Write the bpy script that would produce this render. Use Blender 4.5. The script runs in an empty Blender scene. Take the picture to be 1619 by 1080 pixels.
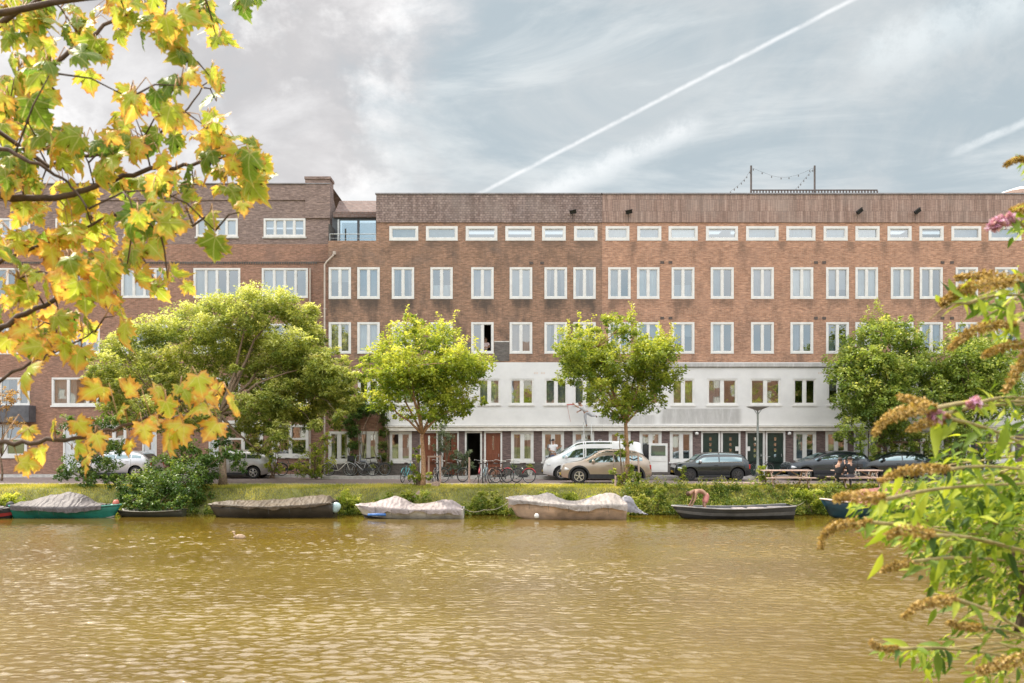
import bpy, bmesh, math, random
import numpy as np
from mathutils import Vector, Matrix, Quaternion
R = math.radians
rnd = random.Random(7)
NR = np.random.default_rng(11)
S = bpy.context.scene
COL = S.collection
# ---------------------------------------------------------------- camera, world, sun, exposure
F = 1416.0; CX = 809.5; HY = 696.0; CAMY = -48.0; CAMZ = 2.0
cam = bpy.data.cameras.new('camera'); co = bpy.data.objects.new('camera', cam); COL.objects.link(co)
co.location = (0, CAMY, CAMZ); co.rotation_euler = (R(90), 0, 0)
cam.sensor_width = 36; cam.lens = 36*F/1619; cam.shift_y = (HY-540)/1619
cam.clip_start = 0.05; cam.clip_end = 6000
cam.dof.use_dof = True; cam.dof.focus_distance = 44; cam.dof.aperture_fstop = 7.1
S.camera = co
S.view_settings.view_transform = 'Standard'; S.view_settings.look = 'None'
S.view_settings.exposure = 0.26; S.view_settings.gamma = 1
SUN_EL, SUN_AZ = 50.0, 57.0      # azimuth: degrees to the left of straight ahead (+Y)
sd = Vector((-math.sin(R(SUN_AZ))*math.cos(R(SUN_EL)), math.cos(R(SUN_AZ))*math.cos(R(SUN_EL)), math.sin(R(SUN_EL))))
sl = bpy.data.lights.new('sun', 'SUN'); sl.energy = 5.0; sl.angle = R(0.5); sl.color = (1, .91, .77)
so = bpy.data.objects.new('sun', sl); COL.objects.link(so); so.rotation_euler = (-sd).to_track_quat('-Z', 'Y').to_euler()

class NT:
    """tiny node helper"""
    def __init__(s, nt): s.nt = nt; nt.nodes.clear()
    def n(s, t, **kw):
        o = s.nt.nodes.new(t)
        for k, v in kw.items():
            if k.startswith('_'):
                setattr(o, k[1:], v)
        return o
    def l(s, a, b): s.nt.links.new(a, b)
    def put(s, sock, v):
        if isinstance(v, bpy.types.NodeSocket): s.l(v, sock)
        elif isinstance(v, (tuple, list)) and len(v) == 3 and sock.type == 'RGBA': sock.default_value = (*v, 1)
        else: sock.default_value = v
    def math(s, op, a, b=0.0, c=None, clamp=False):
        o = s.n('ShaderNodeMath', _operation=op, _use_clamp=clamp); s.put(o.inputs[0], a); s.put(o.inputs[1], b)
        if c is not None: s.put(o.inputs[2], c)
        return o.outputs[0]
    def vmath(s, op, a, b=(0, 0, 0)):
        o = s.n('ShaderNodeVectorMath', _operation=op); s.put(o.inputs[0], a); s.put(o.inputs[1], b)
        return o.outputs['Value'] if op in ('DOT_PRODUCT', 'LENGTH') else o.outputs[0]
    def mix(s, f, a, b, mode='MIX'):
        o = s.n('ShaderNodeMix', _data_type='RGBA', _blend_type=mode); s.put(o.inputs[0], f); s.put(o.inputs[6], a); s.put(o.inputs[7], b)
        return o.outputs[2]
    def ramp(s, f, a, b, c=0.0, d=1.0, kind='SMOOTHSTEP'):
        o = s.n('ShaderNodeMapRange', _interpolation_type=kind, _clamp=True) if kind != 'LINEAR' else s.n('ShaderNodeMapRange')
        s.put(o.inputs[0], f); o.inputs[1].default_value = a; o.inputs[2].default_value = b; o.inputs[3].default_value = c; o.inputs[4].default_value = d
        return o.outputs[0]
    def noise(s, vec, scale, detail=4, rough=.55, dist=0, out='Fac'):
        o = s.n('ShaderNodeTexNoise'); s.put(o.inputs['Vector'], vec); o.inputs['Scale'].default_value = scale
        o.inputs['Detail'].default_value = detail; o.inputs['Roughness'].default_value = rough; o.inputs['Distortion'].default_value = dist
        return o.outputs[out]
    def mapping(s, vec, loc=(0, 0, 0), rot=(0, 0, 0), sc=(1, 1, 1)):
        o = s.n('ShaderNodeMapping'); s.put(o.inputs[0], vec); o.inputs[1].default_value = loc; o.inputs[2].default_value = rot; o.inputs[3].default_value = sc
        return o.outputs[0]
    def sep(s, v): o = s.n('ShaderNodeSeparateXYZ'); s.put(o.inputs[0], v); return o.outputs
    def comb(s, x, y, z):
        o = s.n('ShaderNodeCombineXYZ'); s.put(o.inputs[0], x); s.put(o.inputs[1], y); s.put(o.inputs[2], z); return o.outputs[0]
    def bump(s, h, st=.3, d=.02, nrm=None):
        o = s.n('ShaderNodeBump'); s.put(o.inputs['Height'], h); o.inputs['Strength'].default_value = st; o.inputs['Distance'].default_value = d
        if nrm is not None: s.put(o.inputs['Normal'], nrm)
        return o.outputs[0]

# world: Nishita sky with a veil of cirrus, cumulus on the left and contrails
W = bpy.data.worlds.new('World'); S.world = W; W.use_nodes = True
w = NT(W.node_tree)
tc = w.n('ShaderNodeTexCoord'); D = tc.outputs['Generated']
sky = w.n('ShaderNodeTexSky', _sky_type='NISHITA', _sun_disc=False, _sun_elevation=R(SUN_EL), _sun_rotation=R(-SUN_AZ), _air_density=1.0, _dust_density=1.5, _ozone_density=1.5)
base = w.vmath('MULTIPLY', sky.outputs[0], (.085, .085, .085))
dx, dy, dz = w.sep(D)[:3]
zc = w.math('MAXIMUM', dz, .04)
pl = w.comb(w.math('DIVIDE', dx, w.math('ADD', zc, .15)), w.math('DIVIDE', dy, w.math('ADD', zc, .15)), 0.0)
ci = w.noise(w.mapping(D, (3.1, 1.2, .4), (0, R(28), 0), (1.0, 1.0, 2.6)), 2.6, 8, .6, 1.3)
ci2 = w.noise(w.mapping(D, (7.1, 4.2, 1), (0, R(-32), 0), (.8, 1.0, 4.2)), 2.4, 7, .62, 1.6)
veil = w.ramp(ci, .38, .66); wisp = w.ramp(ci2, .44, .70)
col = w.mix(.90, base, (.445, .515, .55))
col = w.mix(w.math('MULTIPLY', veil, .80), col, (.58, .61, .625))
col = w.mix(w.math('MULTIPLY', wisp, .62), col, (.72, .755, .765))
def dirpx(px, py): return Vector((px-CX, F, HY-py)).normalized()
# cumulus mass up-left, pinkish grey with bright rims
c1 = dirpx(150, 120)
fl = w.ramp(w.vmath('DOT_PRODUCT', D, tuple(c1)), math.cos(R(27)), math.cos(R(7)))
cn = w.noise(w.mapping(D, (1.3, .2, 2.2), (0, 0, 0), (1, 1, 1.6)), 5.5, 8, .6, .3)
cm = w.ramp(w.math('ADD', w.math('MULTIPLY', fl, .55), cn), .66, .98)
shade = w.ramp(cn, .40, .66)
ccol = w.mix(shade, (.55, .53, .535), (.80, .78, .78))
rim = w.ramp(w.noise(w.mapping(D, (4.3, 2.2, .2), (0, 0, 0), (1, 1, 1.3)), 9, 6, .6), .50, .68)
ccol = w.mix(w.math('MULTIPLY', rim, .75), ccol, (1.05, 1.03, 1.02))
col = w.mix(w.math('MULTIPLY', cm, .85), col, ccol)
def trail(p1, p2, wd, amt, seed, soft=0.5, br=(1, 1, 1)):
    global col
    a, b = dirpx(*p1), dirpx(*p2); nrm = a.cross(b).normalized(); mid = (a+b).normalized(); half = a.angle(b)/2
    nz = w.noise(w.mapping(D, (seed, 0, 0)), 40, 4, .7)
    dd = w.math('ABSOLUTE', w.math('ADD', w.vmath('DOT_PRODUCT', D, tuple(nrm)), w.math('MULTIPLY', w.math('SUBTRACT', nz, .5), wd*1.1)))
    line = w.ramp(dd, wd*soft, wd*1.3, 1, 0)
    ext = w.ramp(w.vmath('DOT_PRODUCT', D, tuple(mid)), math.cos(half*1.04+.02), math.cos(half*.85))
    col = w.mix(w.math('MULTIPLY', w.math('MULTIPLY', line, ext), w.math('MULTIPLY', w.ramp(nz, .3, .6, .55, 1), amt)), col, br)
trail((735, 318), (1420, -38), .0026, .66, 1, .0, (.97, .98, .99))
trail((845, 315), (1095, 200), .015, .62, 5, .0, (.90, .92, .93))
trail((1530, 232), (1700, 160), .0045, .5, 9, .2, (.90, .93, .94))
trail((1380, 90), (1619, 0), .028, .45, 3, .0, (.84, .90, .92))
# unseen bright cloud added behind the camera to light the shaded facade
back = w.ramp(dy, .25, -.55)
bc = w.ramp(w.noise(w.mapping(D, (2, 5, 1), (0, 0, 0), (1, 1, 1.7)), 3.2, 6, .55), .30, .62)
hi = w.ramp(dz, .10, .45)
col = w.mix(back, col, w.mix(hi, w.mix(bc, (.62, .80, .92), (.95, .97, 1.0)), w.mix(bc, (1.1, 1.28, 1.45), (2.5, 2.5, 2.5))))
# extra brightness added overhead, out of frame, for highlights on the water
col = w.mix(w.ramp(dz, .46, .80), col, w.mix(1, col, (1.35, 1.32, 1.3), 'MULTIPLY'))
sc_ = Vector((-math.sin(R(22))*math.cos(R(52)), math.cos(R(22))*math.cos(R(52)), math.sin(R(52))))  # centre of a bright out-of-frame sky patch, added so the waves catch glints
near = w.math('MULTIPLY', w.ramp(w.vmath('DOT_PRODUCT', D, tuple(sc_)), math.cos(R(48)), math.cos(R(14))), w.ramp(dz, .47, .66))
col = w.mix(near, col, w.mix(w.ramp(cn, .42, .58), (1.9, 1.75, 1.65), (6.6, 6.2, 6.0)))
# below horizon
col = w.mix(w.ramp(dz, -.02, -.10), col, (.22, .2, .15))
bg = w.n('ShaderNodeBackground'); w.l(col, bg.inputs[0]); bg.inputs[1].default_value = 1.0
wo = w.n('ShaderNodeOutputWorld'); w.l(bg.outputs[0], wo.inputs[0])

# ---------------------------------------------------------------- placing and tagging helpers
def X(px, y): return (px-CX)/F*(y-CAMY)
def Z(py, y): return CAMZ+(HY-py)/F*(y-CAMY)
def P(px, py, dist): return Vector(((px-CX)/F*dist, CAMY+dist, CAMZ+(HY-py)/F*dist))
def tag(o, label=None, cat=None, group=None, kind=None):
    for k, v in (('label', label), ('category', cat), ('group', group), ('kind', kind)):
        if v: o[k] = v
    return o
def empty(name, loc, label, cat, group=None, rz=0):
    o = bpy.data.objects.new(name, None); COL.objects.link(o); o.location = loc; o.rotation_euler = (0, 0, rz); o.empty_display_size = .2
    return tag(o, label, cat, group)
def copy_tree(o, parent=None):
    c = o.copy(); COL.objects.link(c); c.parent = parent
    for k in list(c.keys()):
        if parent is not None and k in ('group',): del c[k]
    for ch in KIDS.get(o.name, []): copy_tree(ch, c)
    return c
KIDS = {}
def link(o, parent):
    COL.objects.link(o)
    if parent is not None:
        o.parent = parent; KIDS.setdefault(parent.name, []).append(o)
    return o

class MB:
    def __init__(s): s.v = []; s.f = []; s.m = []; s.mi = 0
    def add(s, vs, fs):
        b = len(s.v); s.v += [tuple(v) for v in vs]; s.f += [tuple(b+i for i in f) for f in fs]; s.m += [s.mi]*len(fs); return s
    def box(s, x0, x1, y0, y1, z0, z1, M=None):
        vs = [Vector((x, y, z)) for x in (x0, x1) for y in (y0, y1) for z in (z0, z1)]
        if M is not None: vs = [M @ v for v in vs]
        return s.add(vs, [(0, 1, 3, 2), (4, 6, 7, 5), (0, 4, 5, 1), (2, 3, 7, 6), (0, 2, 6, 4), (1, 5, 7, 3)])
    def bar(s, a, b, w, h=None, up=(0, 0, 1)):
        a, b = Vector(a), Vector(b); h = h or w; d = (b-a).normalized(); u = Vector(up)
        if abs(d.dot(u)) > .95: u = Vector((1, 0, 0))
        sx = d.cross(u).normalized()*w/2; uy = sx.cross(d).normalized()*h/2
        vs = [p+i*sx+j*uy for p in (a, b) for i, j in ((-1, -1), (1, -1), (1, 1), (-1, 1))]
        return s.add(vs, [(3, 2, 1, 0), (4, 5, 6, 7), (0, 1, 5, 4), (1, 2, 6, 5), (2, 3, 7, 6), (3, 0, 4, 7)])
    def tube(s, pts, r, n=6, cap=True):
        pts = [Vector(p) for p in pts]; rs = r if isinstance(r, (list, tuple)) else [r]*len(pts)
        vs = []; fs = []; pu = None
        for i, p in enumerate(pts):
            d = (pts[min(i+1, len(pts)-1)]-pts[max(i-1, 0)])
            d = d.normalized() if d.length > 1e-9 else Vector((0, 0, 1))
            u = pu if pu is not None else (Vector((1, 0, 0)) if abs(d.x) < .8 else Vector((0, 1, 0)))
            a = (u-d*u.dot(d)); a = a.normalized() if a.length > 1e-6 else d.orthogonal().normalized()
            pu = a; b = d.cross(a)
            for k in range(n):
                t = 2*math.pi*k/n; vs.append(p+(a*math.cos(t)+b*math.sin(t))*rs[i])
        for i in range(len(pts)-1):
            for k in range(n):
                k2 = (k+1) % n; fs.append((i*n+k, i*n+k2, (i+1)*n+k2, (i+1)*n+k))
        if cap: fs.append(tuple(range(n-1, -1, -1))); fs.append(tuple((len(pts)-1)*n+k for k in range(n)))
        return s.add(vs, fs)
    def lathe(s, prof, n=16, c=(0, 0, 0), axis='z'):
        vs = []; fs = []
        for r, h in prof:
            for k in range(n):
                t = 2*math.pi*k/n; a, b = r*math.cos(t), r*math.sin(t)
                vs.append(Vector((a, b, h) if axis == 'z' else ((h, a, b) if axis == 'x' else (a, h, b)))+Vector(c))
        for i in range(len(prof)-1):
            for k in range(n):
                k2 = (k+1) % n; fs.append((i*n+k, i*n+k2, (i+1)*n+k2, (i+1)*n+k))
        fs.append(tuple(range(n-1, -1, -1))); fs.append(tuple((len(prof)-1)*n+k for k in range(n)))
        return s.add(vs, fs)
    def torus(s, c, R_, r, n=24, m=6, axis='y'):
        pts = [Vector(c)+(Vector((math.cos(t), 0, math.sin(t))) if axis == 'y' else Vector((0, math.cos(t), math.sin(t))))*R_ for t in [2*math.pi*k/n for k in range(n)]]
        vs = []; fs = []
        for p in pts:
            o = (p-Vector(c)).normalized(); ax = Vector((0, 1, 0)) if axis == 'y' else Vector((1, 0, 0))
            for k in range(m):
                t = 2*math.pi*k/m; vs.append(p+(o*math.cos(t)+ax*math.sin(t))*r)
        for i in range(n):
            i2 = (i+1) % n
            for k in range(m):
                k2 = (k+1) % m; fs.append((i*m+k, i2*m+k, i2*m+k2, i*m+k2))
        return s.add(vs, fs)
    def prism(s, poly, y0, y1):
        """poly: (x,z) outline extruded along y"""
        n = len(poly); vs = [(x, y0, z) for x, z in poly]+[(x, y1, z) for x, z in poly]
        return s.add(vs, [tuple(range(n)), tuple(range(2*n-1, n-1, -1))]+[(i, i+n, (i+1) % n+n, (i+1) % n) for i in range(n)])
    def build(s, name, mat, parent=None, smooth=False, bevel=0, loc=None, fixn=True):
        me = bpy.data.meshes.new(name); me.from_pydata([tuple(v) for v in s.v], [], s.f)
        mats = mat if isinstance(mat, (list, tuple)) else [mat]
        for m in mats: me.materials.append(m)
        if len(mats) > 1: me.polygons.foreach_set('material_index', s.m)
        if fixn:
            bm = bmesh.new(); bm.from_mesh(me); bmesh.ops.recalc_face_normals(bm, faces=bm.faces); bm.to_mesh(me); bm.free()
        if smooth: me.polygons.foreach_set('use_smooth', [True]*len(me.polygons))
        o = bpy.data.objects.new(name, me); link(o, parent)
        if loc is not None: o.location = loc
        if bevel:
            b = o.modifiers.new('bevel', 'BEVEL'); b.width = bevel; b.segments = 2; b.limit_method = 'ANGLE'
        return o

# ---------------------------------------------------------------- materials
MATS = {}
def newmat(name):
    m = bpy.data.materials.new(name); m.use_nodes = True; t = NT(m.node_tree)
    out = t.n('ShaderNodeOutputMaterial'); b = t.n('ShaderNodeBsdfPrincipled'); t.l(b.outputs[0], out.inputs[0])
    return m, t, b, out
def geo(t): return t.n('ShaderNodeTexCoord').outputs['Object']
def pm(name, col, rough=.6, var=.25, scale=4, metal=0, bump=0, bscale=30, coat=0, spec=.5, sc=(1, 1, 1)):
    if name in MATS: return MATS[name]
    m, t, b, out = newmat(name); v = t.mapping(geo(t), (0, 0, 0), (0, 0, 0), sc)
    n = t.noise(v, scale, 5, .6); f = t.ramp(n, .3, .7)
    lo = tuple(c*(1-var) for c in col); hi = tuple(min(1, c*(1+var*.7)) for c in col)
    t.l(t.mix(f, lo, hi), b.inputs['Base Color']); b.inputs['Roughness'].default_value = rough; b.inputs['Metallic'].default_value = metal
    b.inputs['Specular IOR Level'].default_value = spec; b.inputs['Coat Weight'].default_value = coat; b.inputs['Coat Roughness'].default_value = .03
    if bump: t.l(t.bump(t.noise(v, bscale, 5, .6), .6, bump), b.inputs['Normal'])
    MATS[name] = m; return m
def brickmat(name, c1, c2, mortar, bw=.22, rh=.065, stain=.5, stain_z=(), patch=(.5, .5, .5), rough=.85, ms=.007, vary=.5, streak=0, wins=()):
    m, t, b, out = newmat(name); g = geo(t); x, y, z = t.sep(g)[:3]
    uv = t.comb(t.math('ADD', x, y), z, 0.0)
    br = t.n('ShaderNodeTexBrick'); t.l(uv, br.inputs['Vector']); br.inputs['Scale'].default_value = 1
    br.inputs['Brick Width'].default_value = bw; br.inputs['Row Height'].default_value = rh; br.inputs['Mortar Size'].default_value = ms
    br.inputs['Mortar Smooth'].default_value = .3; br.inputs['Bias'].default_value = -.1
    t.put(br.inputs['Color1'], c1); t.put(br.inputs['Color2'], c2); t.put(br.inputs['Mortar'], mortar)
    c = br.outputs[0]
    cell = t.noise(t.mapping(uv, (0, 0, 0), (0, 0, 0), (1.6, 7.5, 1)), 2.2, 4, .75)
    c = t.mix(t.math('MULTIPLY', t.ramp(cell, .40, .68), vary), c, tuple(k*.42 for k in c1))
    c = t.mix(t.math('MULTIPLY', t.ramp(cell, .50, .30), vary*.8), c, tuple(min(1, k*1.55) for k in c2))
    big = t.noise(uv, .55, 5, .65, .3)
    c = t.mix(t.math('MULTIPLY', t.ramp(big, .48, .72), stain), c, patch)
    strk = t.noise(t.mapping(uv, (3, 1, 0), (0, 0, 0), (.9, .35, 1)), 1.5, 6, .75)
    for z0, z1, amt in stain_z:                       # soot below the sills: fades downward with its own ragged edge
        band = t.math('MULTIPLY', t.ramp(z, z1, z0), t.ramp(z, z1+.02, z1-.02, 0, 1))
        band = t.math('MULTIPLY', band, t.ramp(strk, .42, .74))
        c = t.mix(t.math('MULTIPLY', band, amt), c, (.052, .042, .036))
    if streak:
        s1 = t.noise(t.mapping(uv, (9, 1, 0), (0, 0, 0), (2.6, .16, 1)), 1.6, 5, .7); s2 = t.noise(t.mapping(uv, (2, 5, 0), (0, 0, 0), (.35, .25, 1)), 1.3, 4, .6)
        c = t.mix(t.math('MULTIPLY', t.ramp(s1, .45, .70), streak), c, tuple(k*.50 for k in c1)); c = t.mix(t.math('MULTIPLY', t.ramp(s1, .50, .30), streak*.6), c, tuple(min(1, k*1.35) for k in c2))
        c = t.mix(t.math('MULTIPLY', t.ramp(s2, .45, .65), streak*.6), c, (.30, .245, .215))
    for xs_, z0, z1, amt in wins:                      # drip marks under each sill
        mk = None
        for xa, xb in xs_:
            q = t.ramp(t.math('ABSOLUTE', t.math('SUBTRACT', x, (xa+xb)/2)), (xb-xa)/2+.10, (xb-xa)/2-.22); mk = q if mk is None else t.math('MAXIMUM', mk, q)
        mk = t.math('MULTIPLY', t.math('MULTIPLY', mk, t.ramp(strk, .25, .55, .35, 1)), t.math('MULTIPLY', t.ramp(t.math('ADD', z, t.math('MULTIPLY', strk, .5)), z0+.2, z1+.1), t.ramp(z, z1+.02, z1-.02, 0, 1)))
        c = t.mix(t.math('MULTIPLY', mk, amt), c, (.06, .048, .04))
    t.l(c, b.inputs['Base Color']); b.inputs['Roughness'].default_value = rough
    t.l(t.bump(t.math('ADD', t.math('MULTIPLY', br.outputs['Fac'], -1), t.math('MULTIPLY', cell, .8)), .5, .012), b.inputs['Normal'])
    MATS[name] = m; return m
def leafmat(name, cols, trans=.45, rough=.45, vein=False):
    """cols: dark, mid, light; per-leaf attribute 'tint' picks between them, 'edge' (0 middle..1 margin) only for autumn leaves"""
    m = bpy.data.materials.new(name); m.use_nodes = True; t = NT(m.node_tree); out = t.n('ShaderNodeOutputMaterial')
    a = t.n('ShaderNodeAttribute', _attribute_name='tint').outputs['Fac']
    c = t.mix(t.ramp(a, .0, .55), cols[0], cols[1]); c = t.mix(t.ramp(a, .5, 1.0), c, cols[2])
    if vein:
        e = t.n('ShaderNodeAttribute', _attribute_name='edge').outputs['Fac']
        nz = t.noise(geo(t), 28, 4, .6)
        f = t.ramp(t.math('ADD', t.math('ADD', t.math('MULTIPLY', e, .62), t.math('MULTIPLY', nz, .55)), t.math('MULTIPLY', a, .42)), .80, 1.18)
        c = t.mix(f, c, cols[3]); LU = t.n('ShaderNodeAttribute', _attribute_name='lu').outputs['Fac']; LV = t.n('ShaderNodeAttribute', _attribute_name='lv').outputs['Fac']
        an = t.math('ARCTAN2', t.math('ABSOLUTE', LU), LV); rr = t.math('SQRT', t.math('ADD', t.math('MULTIPLY', LU, LU), t.math('MULTIPLY', LV, LV)))
        dv = t.math('MINIMUM', t.math('MINIMUM', t.math('ABSOLUTE', an), t.math('ABSOLUTE', t.math('SUBTRACT', an, .86))), t.math('ABSOLUTE', t.math('SUBTRACT', an, 1.85)))
        vm = t.ramp(t.math('MULTIPLY', dv, rr), .006, .026, .75, 0); side = t.math('ABSOLUTE', t.math('SUBTRACT', t.math('FRACT', t.math('SUBTRACT', t.math('MULTIPLY', rr, 7), t.math('MULTIPLY', dv, 5))), .5)); vm = t.math('MAXIMUM', vm, t.ramp(side, .0, .10, .28, 0))
        c = t.mix(vm, c, t.mix(.5, c, (.85, .80, .35))); sp = t.noise(geo(t), 75, 3, .6); c = t.mix(t.math('MULTIPLY', t.ramp(sp, .64, .72), .7), c, (.22, .09, .03)); c = t.mix(t.ramp(t.math('ADD', t.math('MULTIPLY', e, .5), t.math('ADD', nz, t.math('MULTIPLY', a, .25))), 1.10, 1.35), c, cols[4])
    d = t.n('ShaderNodeBsdfPrincipled'); t.l(c, d.inputs['Base Color']); d.inputs['Roughness'].default_value = rough; d.inputs['Specular IOR Level'].default_value = .4
    tr = t.n('ShaderNodeBsdfTranslucent'); t.l(t.mix(1, c, (1.0, .98, .55), 'MULTIPLY') if not vein else c, tr.inputs[0])
    mx = t.n('ShaderNodeMixShader'); mx.inputs[0].default_value = trans; t.l(d.outputs[0], mx.inputs[1]); t.l(tr.outputs[0], mx.inputs[2]); t.l(mx.outputs[0], out.inputs[0])
    MATS[name] = m; return m
def glassmat(name, refl=.33, tint=(.85, .93, .95), bump=.0):
    m = bpy.data.materials.new(name); m.use_nodes = True; t = NT(m.node_tree); out = t.n('ShaderNodeOutputMaterial')
    g = t.n('ShaderNodeBsdfGlossy'); g.inputs['Roughness'].default_value = .015; g.inputs[0].default_value = (*tint, 1)
    if bump:
        nb = t.bump(t.noise(geo(t), 1.3, 2, .5), 1.0, bump); t.l(nb, g.inputs['Normal'])
    tr = t.n('ShaderNodeBsdfTransparent'); tr.inputs[0].default_value = (.78, .86, .88, 1)
    lw = t.n('ShaderNodeLayerWeight'); lw.inputs[0].default_value = .3
    mx = t.n('ShaderNodeMixShader'); t.l(t.math('ADD', t.math('MULTIPLY', lw.outputs['Fresnel'], .6), refl, clamp=True), mx.inputs[0])
    t.l(tr.outputs[0], mx.inputs[1]); t.l(g.outputs[0], mx.inputs[2]); t.l(mx.outputs[0], out.inputs[0]); MATS[name] = m; return m

white = pm('white_paint', (.68, .665, .64), .45, .08, 3)
plaster = None
sill_m = pm('sill_concrete', (.55, .53, .50), .8, .2, 5)
glass = glassmat('window_glass', .34, (.93, .98, 1.0), .0012)
carglass = glassmat('car_glass', .30, (.8, .95, .97))
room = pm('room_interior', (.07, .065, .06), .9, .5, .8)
curtain_m = pm('curtain_linen', (.46, .45, .43), .8, .15, 2)
curtain_o = pm('curtain_ochre', (.55, .36, .22), .8, .2, 2)
curtain_s = [curtain_m, pm('curtain_blue_grey', (.34, .39, .44), .8, .15, 2), pm('curtain_rose', (.44, .36, .36), .8, .15, 2), pm('curtain_bright', (.66, .66, .66), .8, .1, 2)]
blind_m = pm('blind_grey', (.40, .39, .40), .8, .1, 2)
metal_d = pm('dark_metal', (.03, .033, .036), .4, .3, 6, .6)
metal_g = pm('galvanised_metal', (.42, .43, .42), .45, .2, 8, .7)
bark = pm('bark_brown', (.20, .14, .09), .9, .45, 14, bump=.02, bscale=30)
bark2 = pm('bark_orange', (.38, .22, .12), .9, .35, 14, bump=.02, bscale=30)
rubber = pm('tyre_rubber', (.02, .02, .02), .75, .3, 12)
alloy = pm('alloy_rim', (.62, .62, .63), .25, .1, 6, .9)
# ---------------------------------------------------------------- the setting: ground, street, bank, water
XL = X(519, 0)
def sheet(name, x0, x1, y0, y1, z, m, nx=1, ny=1, fn=None, kind='structure', smooth=False):
    b = MB(); vs = []; fs = []
    for j in range(ny+1):
        for i in range(nx+1):
            x = x0+(x1-x0)*i/nx; y = y0+(y1-y0)*j/ny; vs.append((x, y, fn(x, y) if fn else z))
    for j in range(ny):
        for i in range(nx):
            a = j*(nx+1)+i; fs.append((a, a+1, a+nx+2, a+nx+1))
    b.add(vs, fs); o = b.build(name, m, None, smooth, fixn=False); o['kind'] = kind; return o
asphalt = None
def clinker(name, c, sc=(1, 1, 1)):
    m, t, b, out = newmat(name); g = geo(t)
    br = t.n('ShaderNodeTexBrick'); t.l(g, br.inputs['Vector']); br.inputs['Scale'].default_value = 1; br.inputs['Brick Width'].default_value = .2; br.inputs['Row Height'].default_value = .1; br.inputs['Mortar Size'].default_value = .006
    t.put(br.inputs['Color1'], tuple(k*.8 for k in c)); t.put(br.inputs['Color2'], tuple(k*1.2 for k in c)); t.put(br.inputs['Mortar'], tuple(k*.4 for k in c))
    n = t.noise(g, .8, 6, .65); cc = t.mix(t.math('MULTIPLY', t.ramp(n, .45, .7), .5), br.outputs[0], tuple(k*.55 for k in c))
    t.l(cc, b.inputs['Base Color']); b.inputs['Roughness'].default_value = .85; t.l(t.bump(t.noise(g, 20, 4), .4, .01), b.inputs['Normal']); return m
road_m = clinker('street_clinkers', (.26, .20, .18)); pave_m = clinker('pavement_slabs', (.36, .33, .31))
soil = pm('ground_soil', (.12, .10, .07), .95, .4, 2, bump=.03)
grass_soil = pm('grass_soil', (.15, .15, .045), .95, .45, 3, bump=.04)
sheet('ground', -1500, 1500, -7.9, 3000, -.06, soil)
sheet('street', -400, 400, -8.0, 1.2, 0.0, road_m)
def paved(name, x0, x1, y0, y1):
    b = MB(); b.box(x0, x1, y0, y1, -.05, .13); o = b.build(name, pave_m); o['kind'] = 'structure'
paved('pavement', XL, 300, -1.85, .06); paved('pavement', -300, XL-.002, .35, 1.56)
kerb_m = pm('kerb_stone', (.50, .48, .45), .8, .2, 6)
def kerb(x0, x1, y0, y1, z1):
    b = MB(); n = int((x1-x0)/1.0)
    for i in range(n):
        a = x0+(x1-x0)*i/n; b.box(a+.004, a+(x1-x0)/n-.004, y0, y1, -.05, z1)
    o = b.build('kerb', kerb_m); o['kind'] = 'structure'
kerb(XL, 60, -2.0, -1.852, .142); kerb(-60, XL-.01, .20, .348, .142); kerb(-60, 60, -8.12, -7.98, .05)
def bank_z(x, y):
    # y -8.1 (street edge) .. -12
    t = (-8.1-y)
    w1 = .10*math.sin(x*.9)+.07*math.sin(x*2.3+1)+.05*math.sin(x*5.1)
    if t < 1.4: return .02-.05*t+.04*w1
    t2 = min(1, (t-1.4)/(1.75+w1*1.5)); s = t2*t2*(3-2*t2)
    return .02-.07-1.5*s+.04*w1
sheet('bank', -60, 60, -12.4, -8.1, 0, grass_soil, 480, 30, bank_z, smooth=True)
sheet('near_bank', -300, 300, -400, -46.6, .35, grass_soil, 60, 20, lambda x, y: .35 if y < -47 else (-1.4 if y > -46.7 else .2), smooth=True)
# water
m, t, b, out = newmat('canal_water'); g = geo(t)
w1 = t.noise(t.mapping(g, (0, 0, 0), (0, 0, R(6)), (.75, 1.7, 1)), 2.1, 3, .55, .4)
w2 = t.noise(t.mapping(g, (5, 2, 0), (0, 0, R(-14)), (.8, 2.1, 1)), 5.2, 3, .5, .3)
w3 = t.noise(t.mapping(g, (1, 7, 0), (0, 0, R(20)), (1, 1.6, 1)), 13, 2, .5)
calm = t.ramp(t.noise(g, .09, 3, .5), .35, .65, .55, 1.15)
yy = t.sep(g)[1]; calm = t.math('MULTIPLY', calm, t.ramp(yy, -15, -12.5, 1, .28))
rg = lambda q: t.math('SUBTRACT', 1, t.math('ABSOLUTE', t.math('MULTIPLY', t.math('SUBTRACT', q, .5), 2.6)))
h = t.math('ADD', t.math('ADD', t.math('MULTIPLY', rg(w1), .75), t.math('MULTIPLY', rg(w2), .32)), t.math('MULTIPLY', w3, .05))
hb = t.math('MULTIPLY', h, calm)
mud = t.mix(t.ramp(t.noise(t.mapping(g, (0, 0, 0), (0, 0, 0), (.5, 1, 1)), .25, 4, .6), .35, .7), (.104, .065, .008), (.138, .092, .013))
t.l(mud, b.inputs['Base Color']); b.inputs['Roughness'].default_value = .035; b.inputs['IOR'].default_value = 1.50; b.inputs['Specular IOR Level'].default_value = .5
t.l(t.bump(t.math('MULTIPLY', t.noise(t.mapping(g, (0, 0, 0), (0, 0, 0), (1, 1.6, 1)), 15, 3, .6), t.ramp(yy, -28, -13, 1, .06)), 1.0, .010), b.inputs['Normal']); water_m = m
xs = np.concatenate([np.linspace(-400, -27, 40)[:-1], np.arange(-27, 27, .040), np.linspace(27, 400, 40)]); ys = [-46.8]
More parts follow.
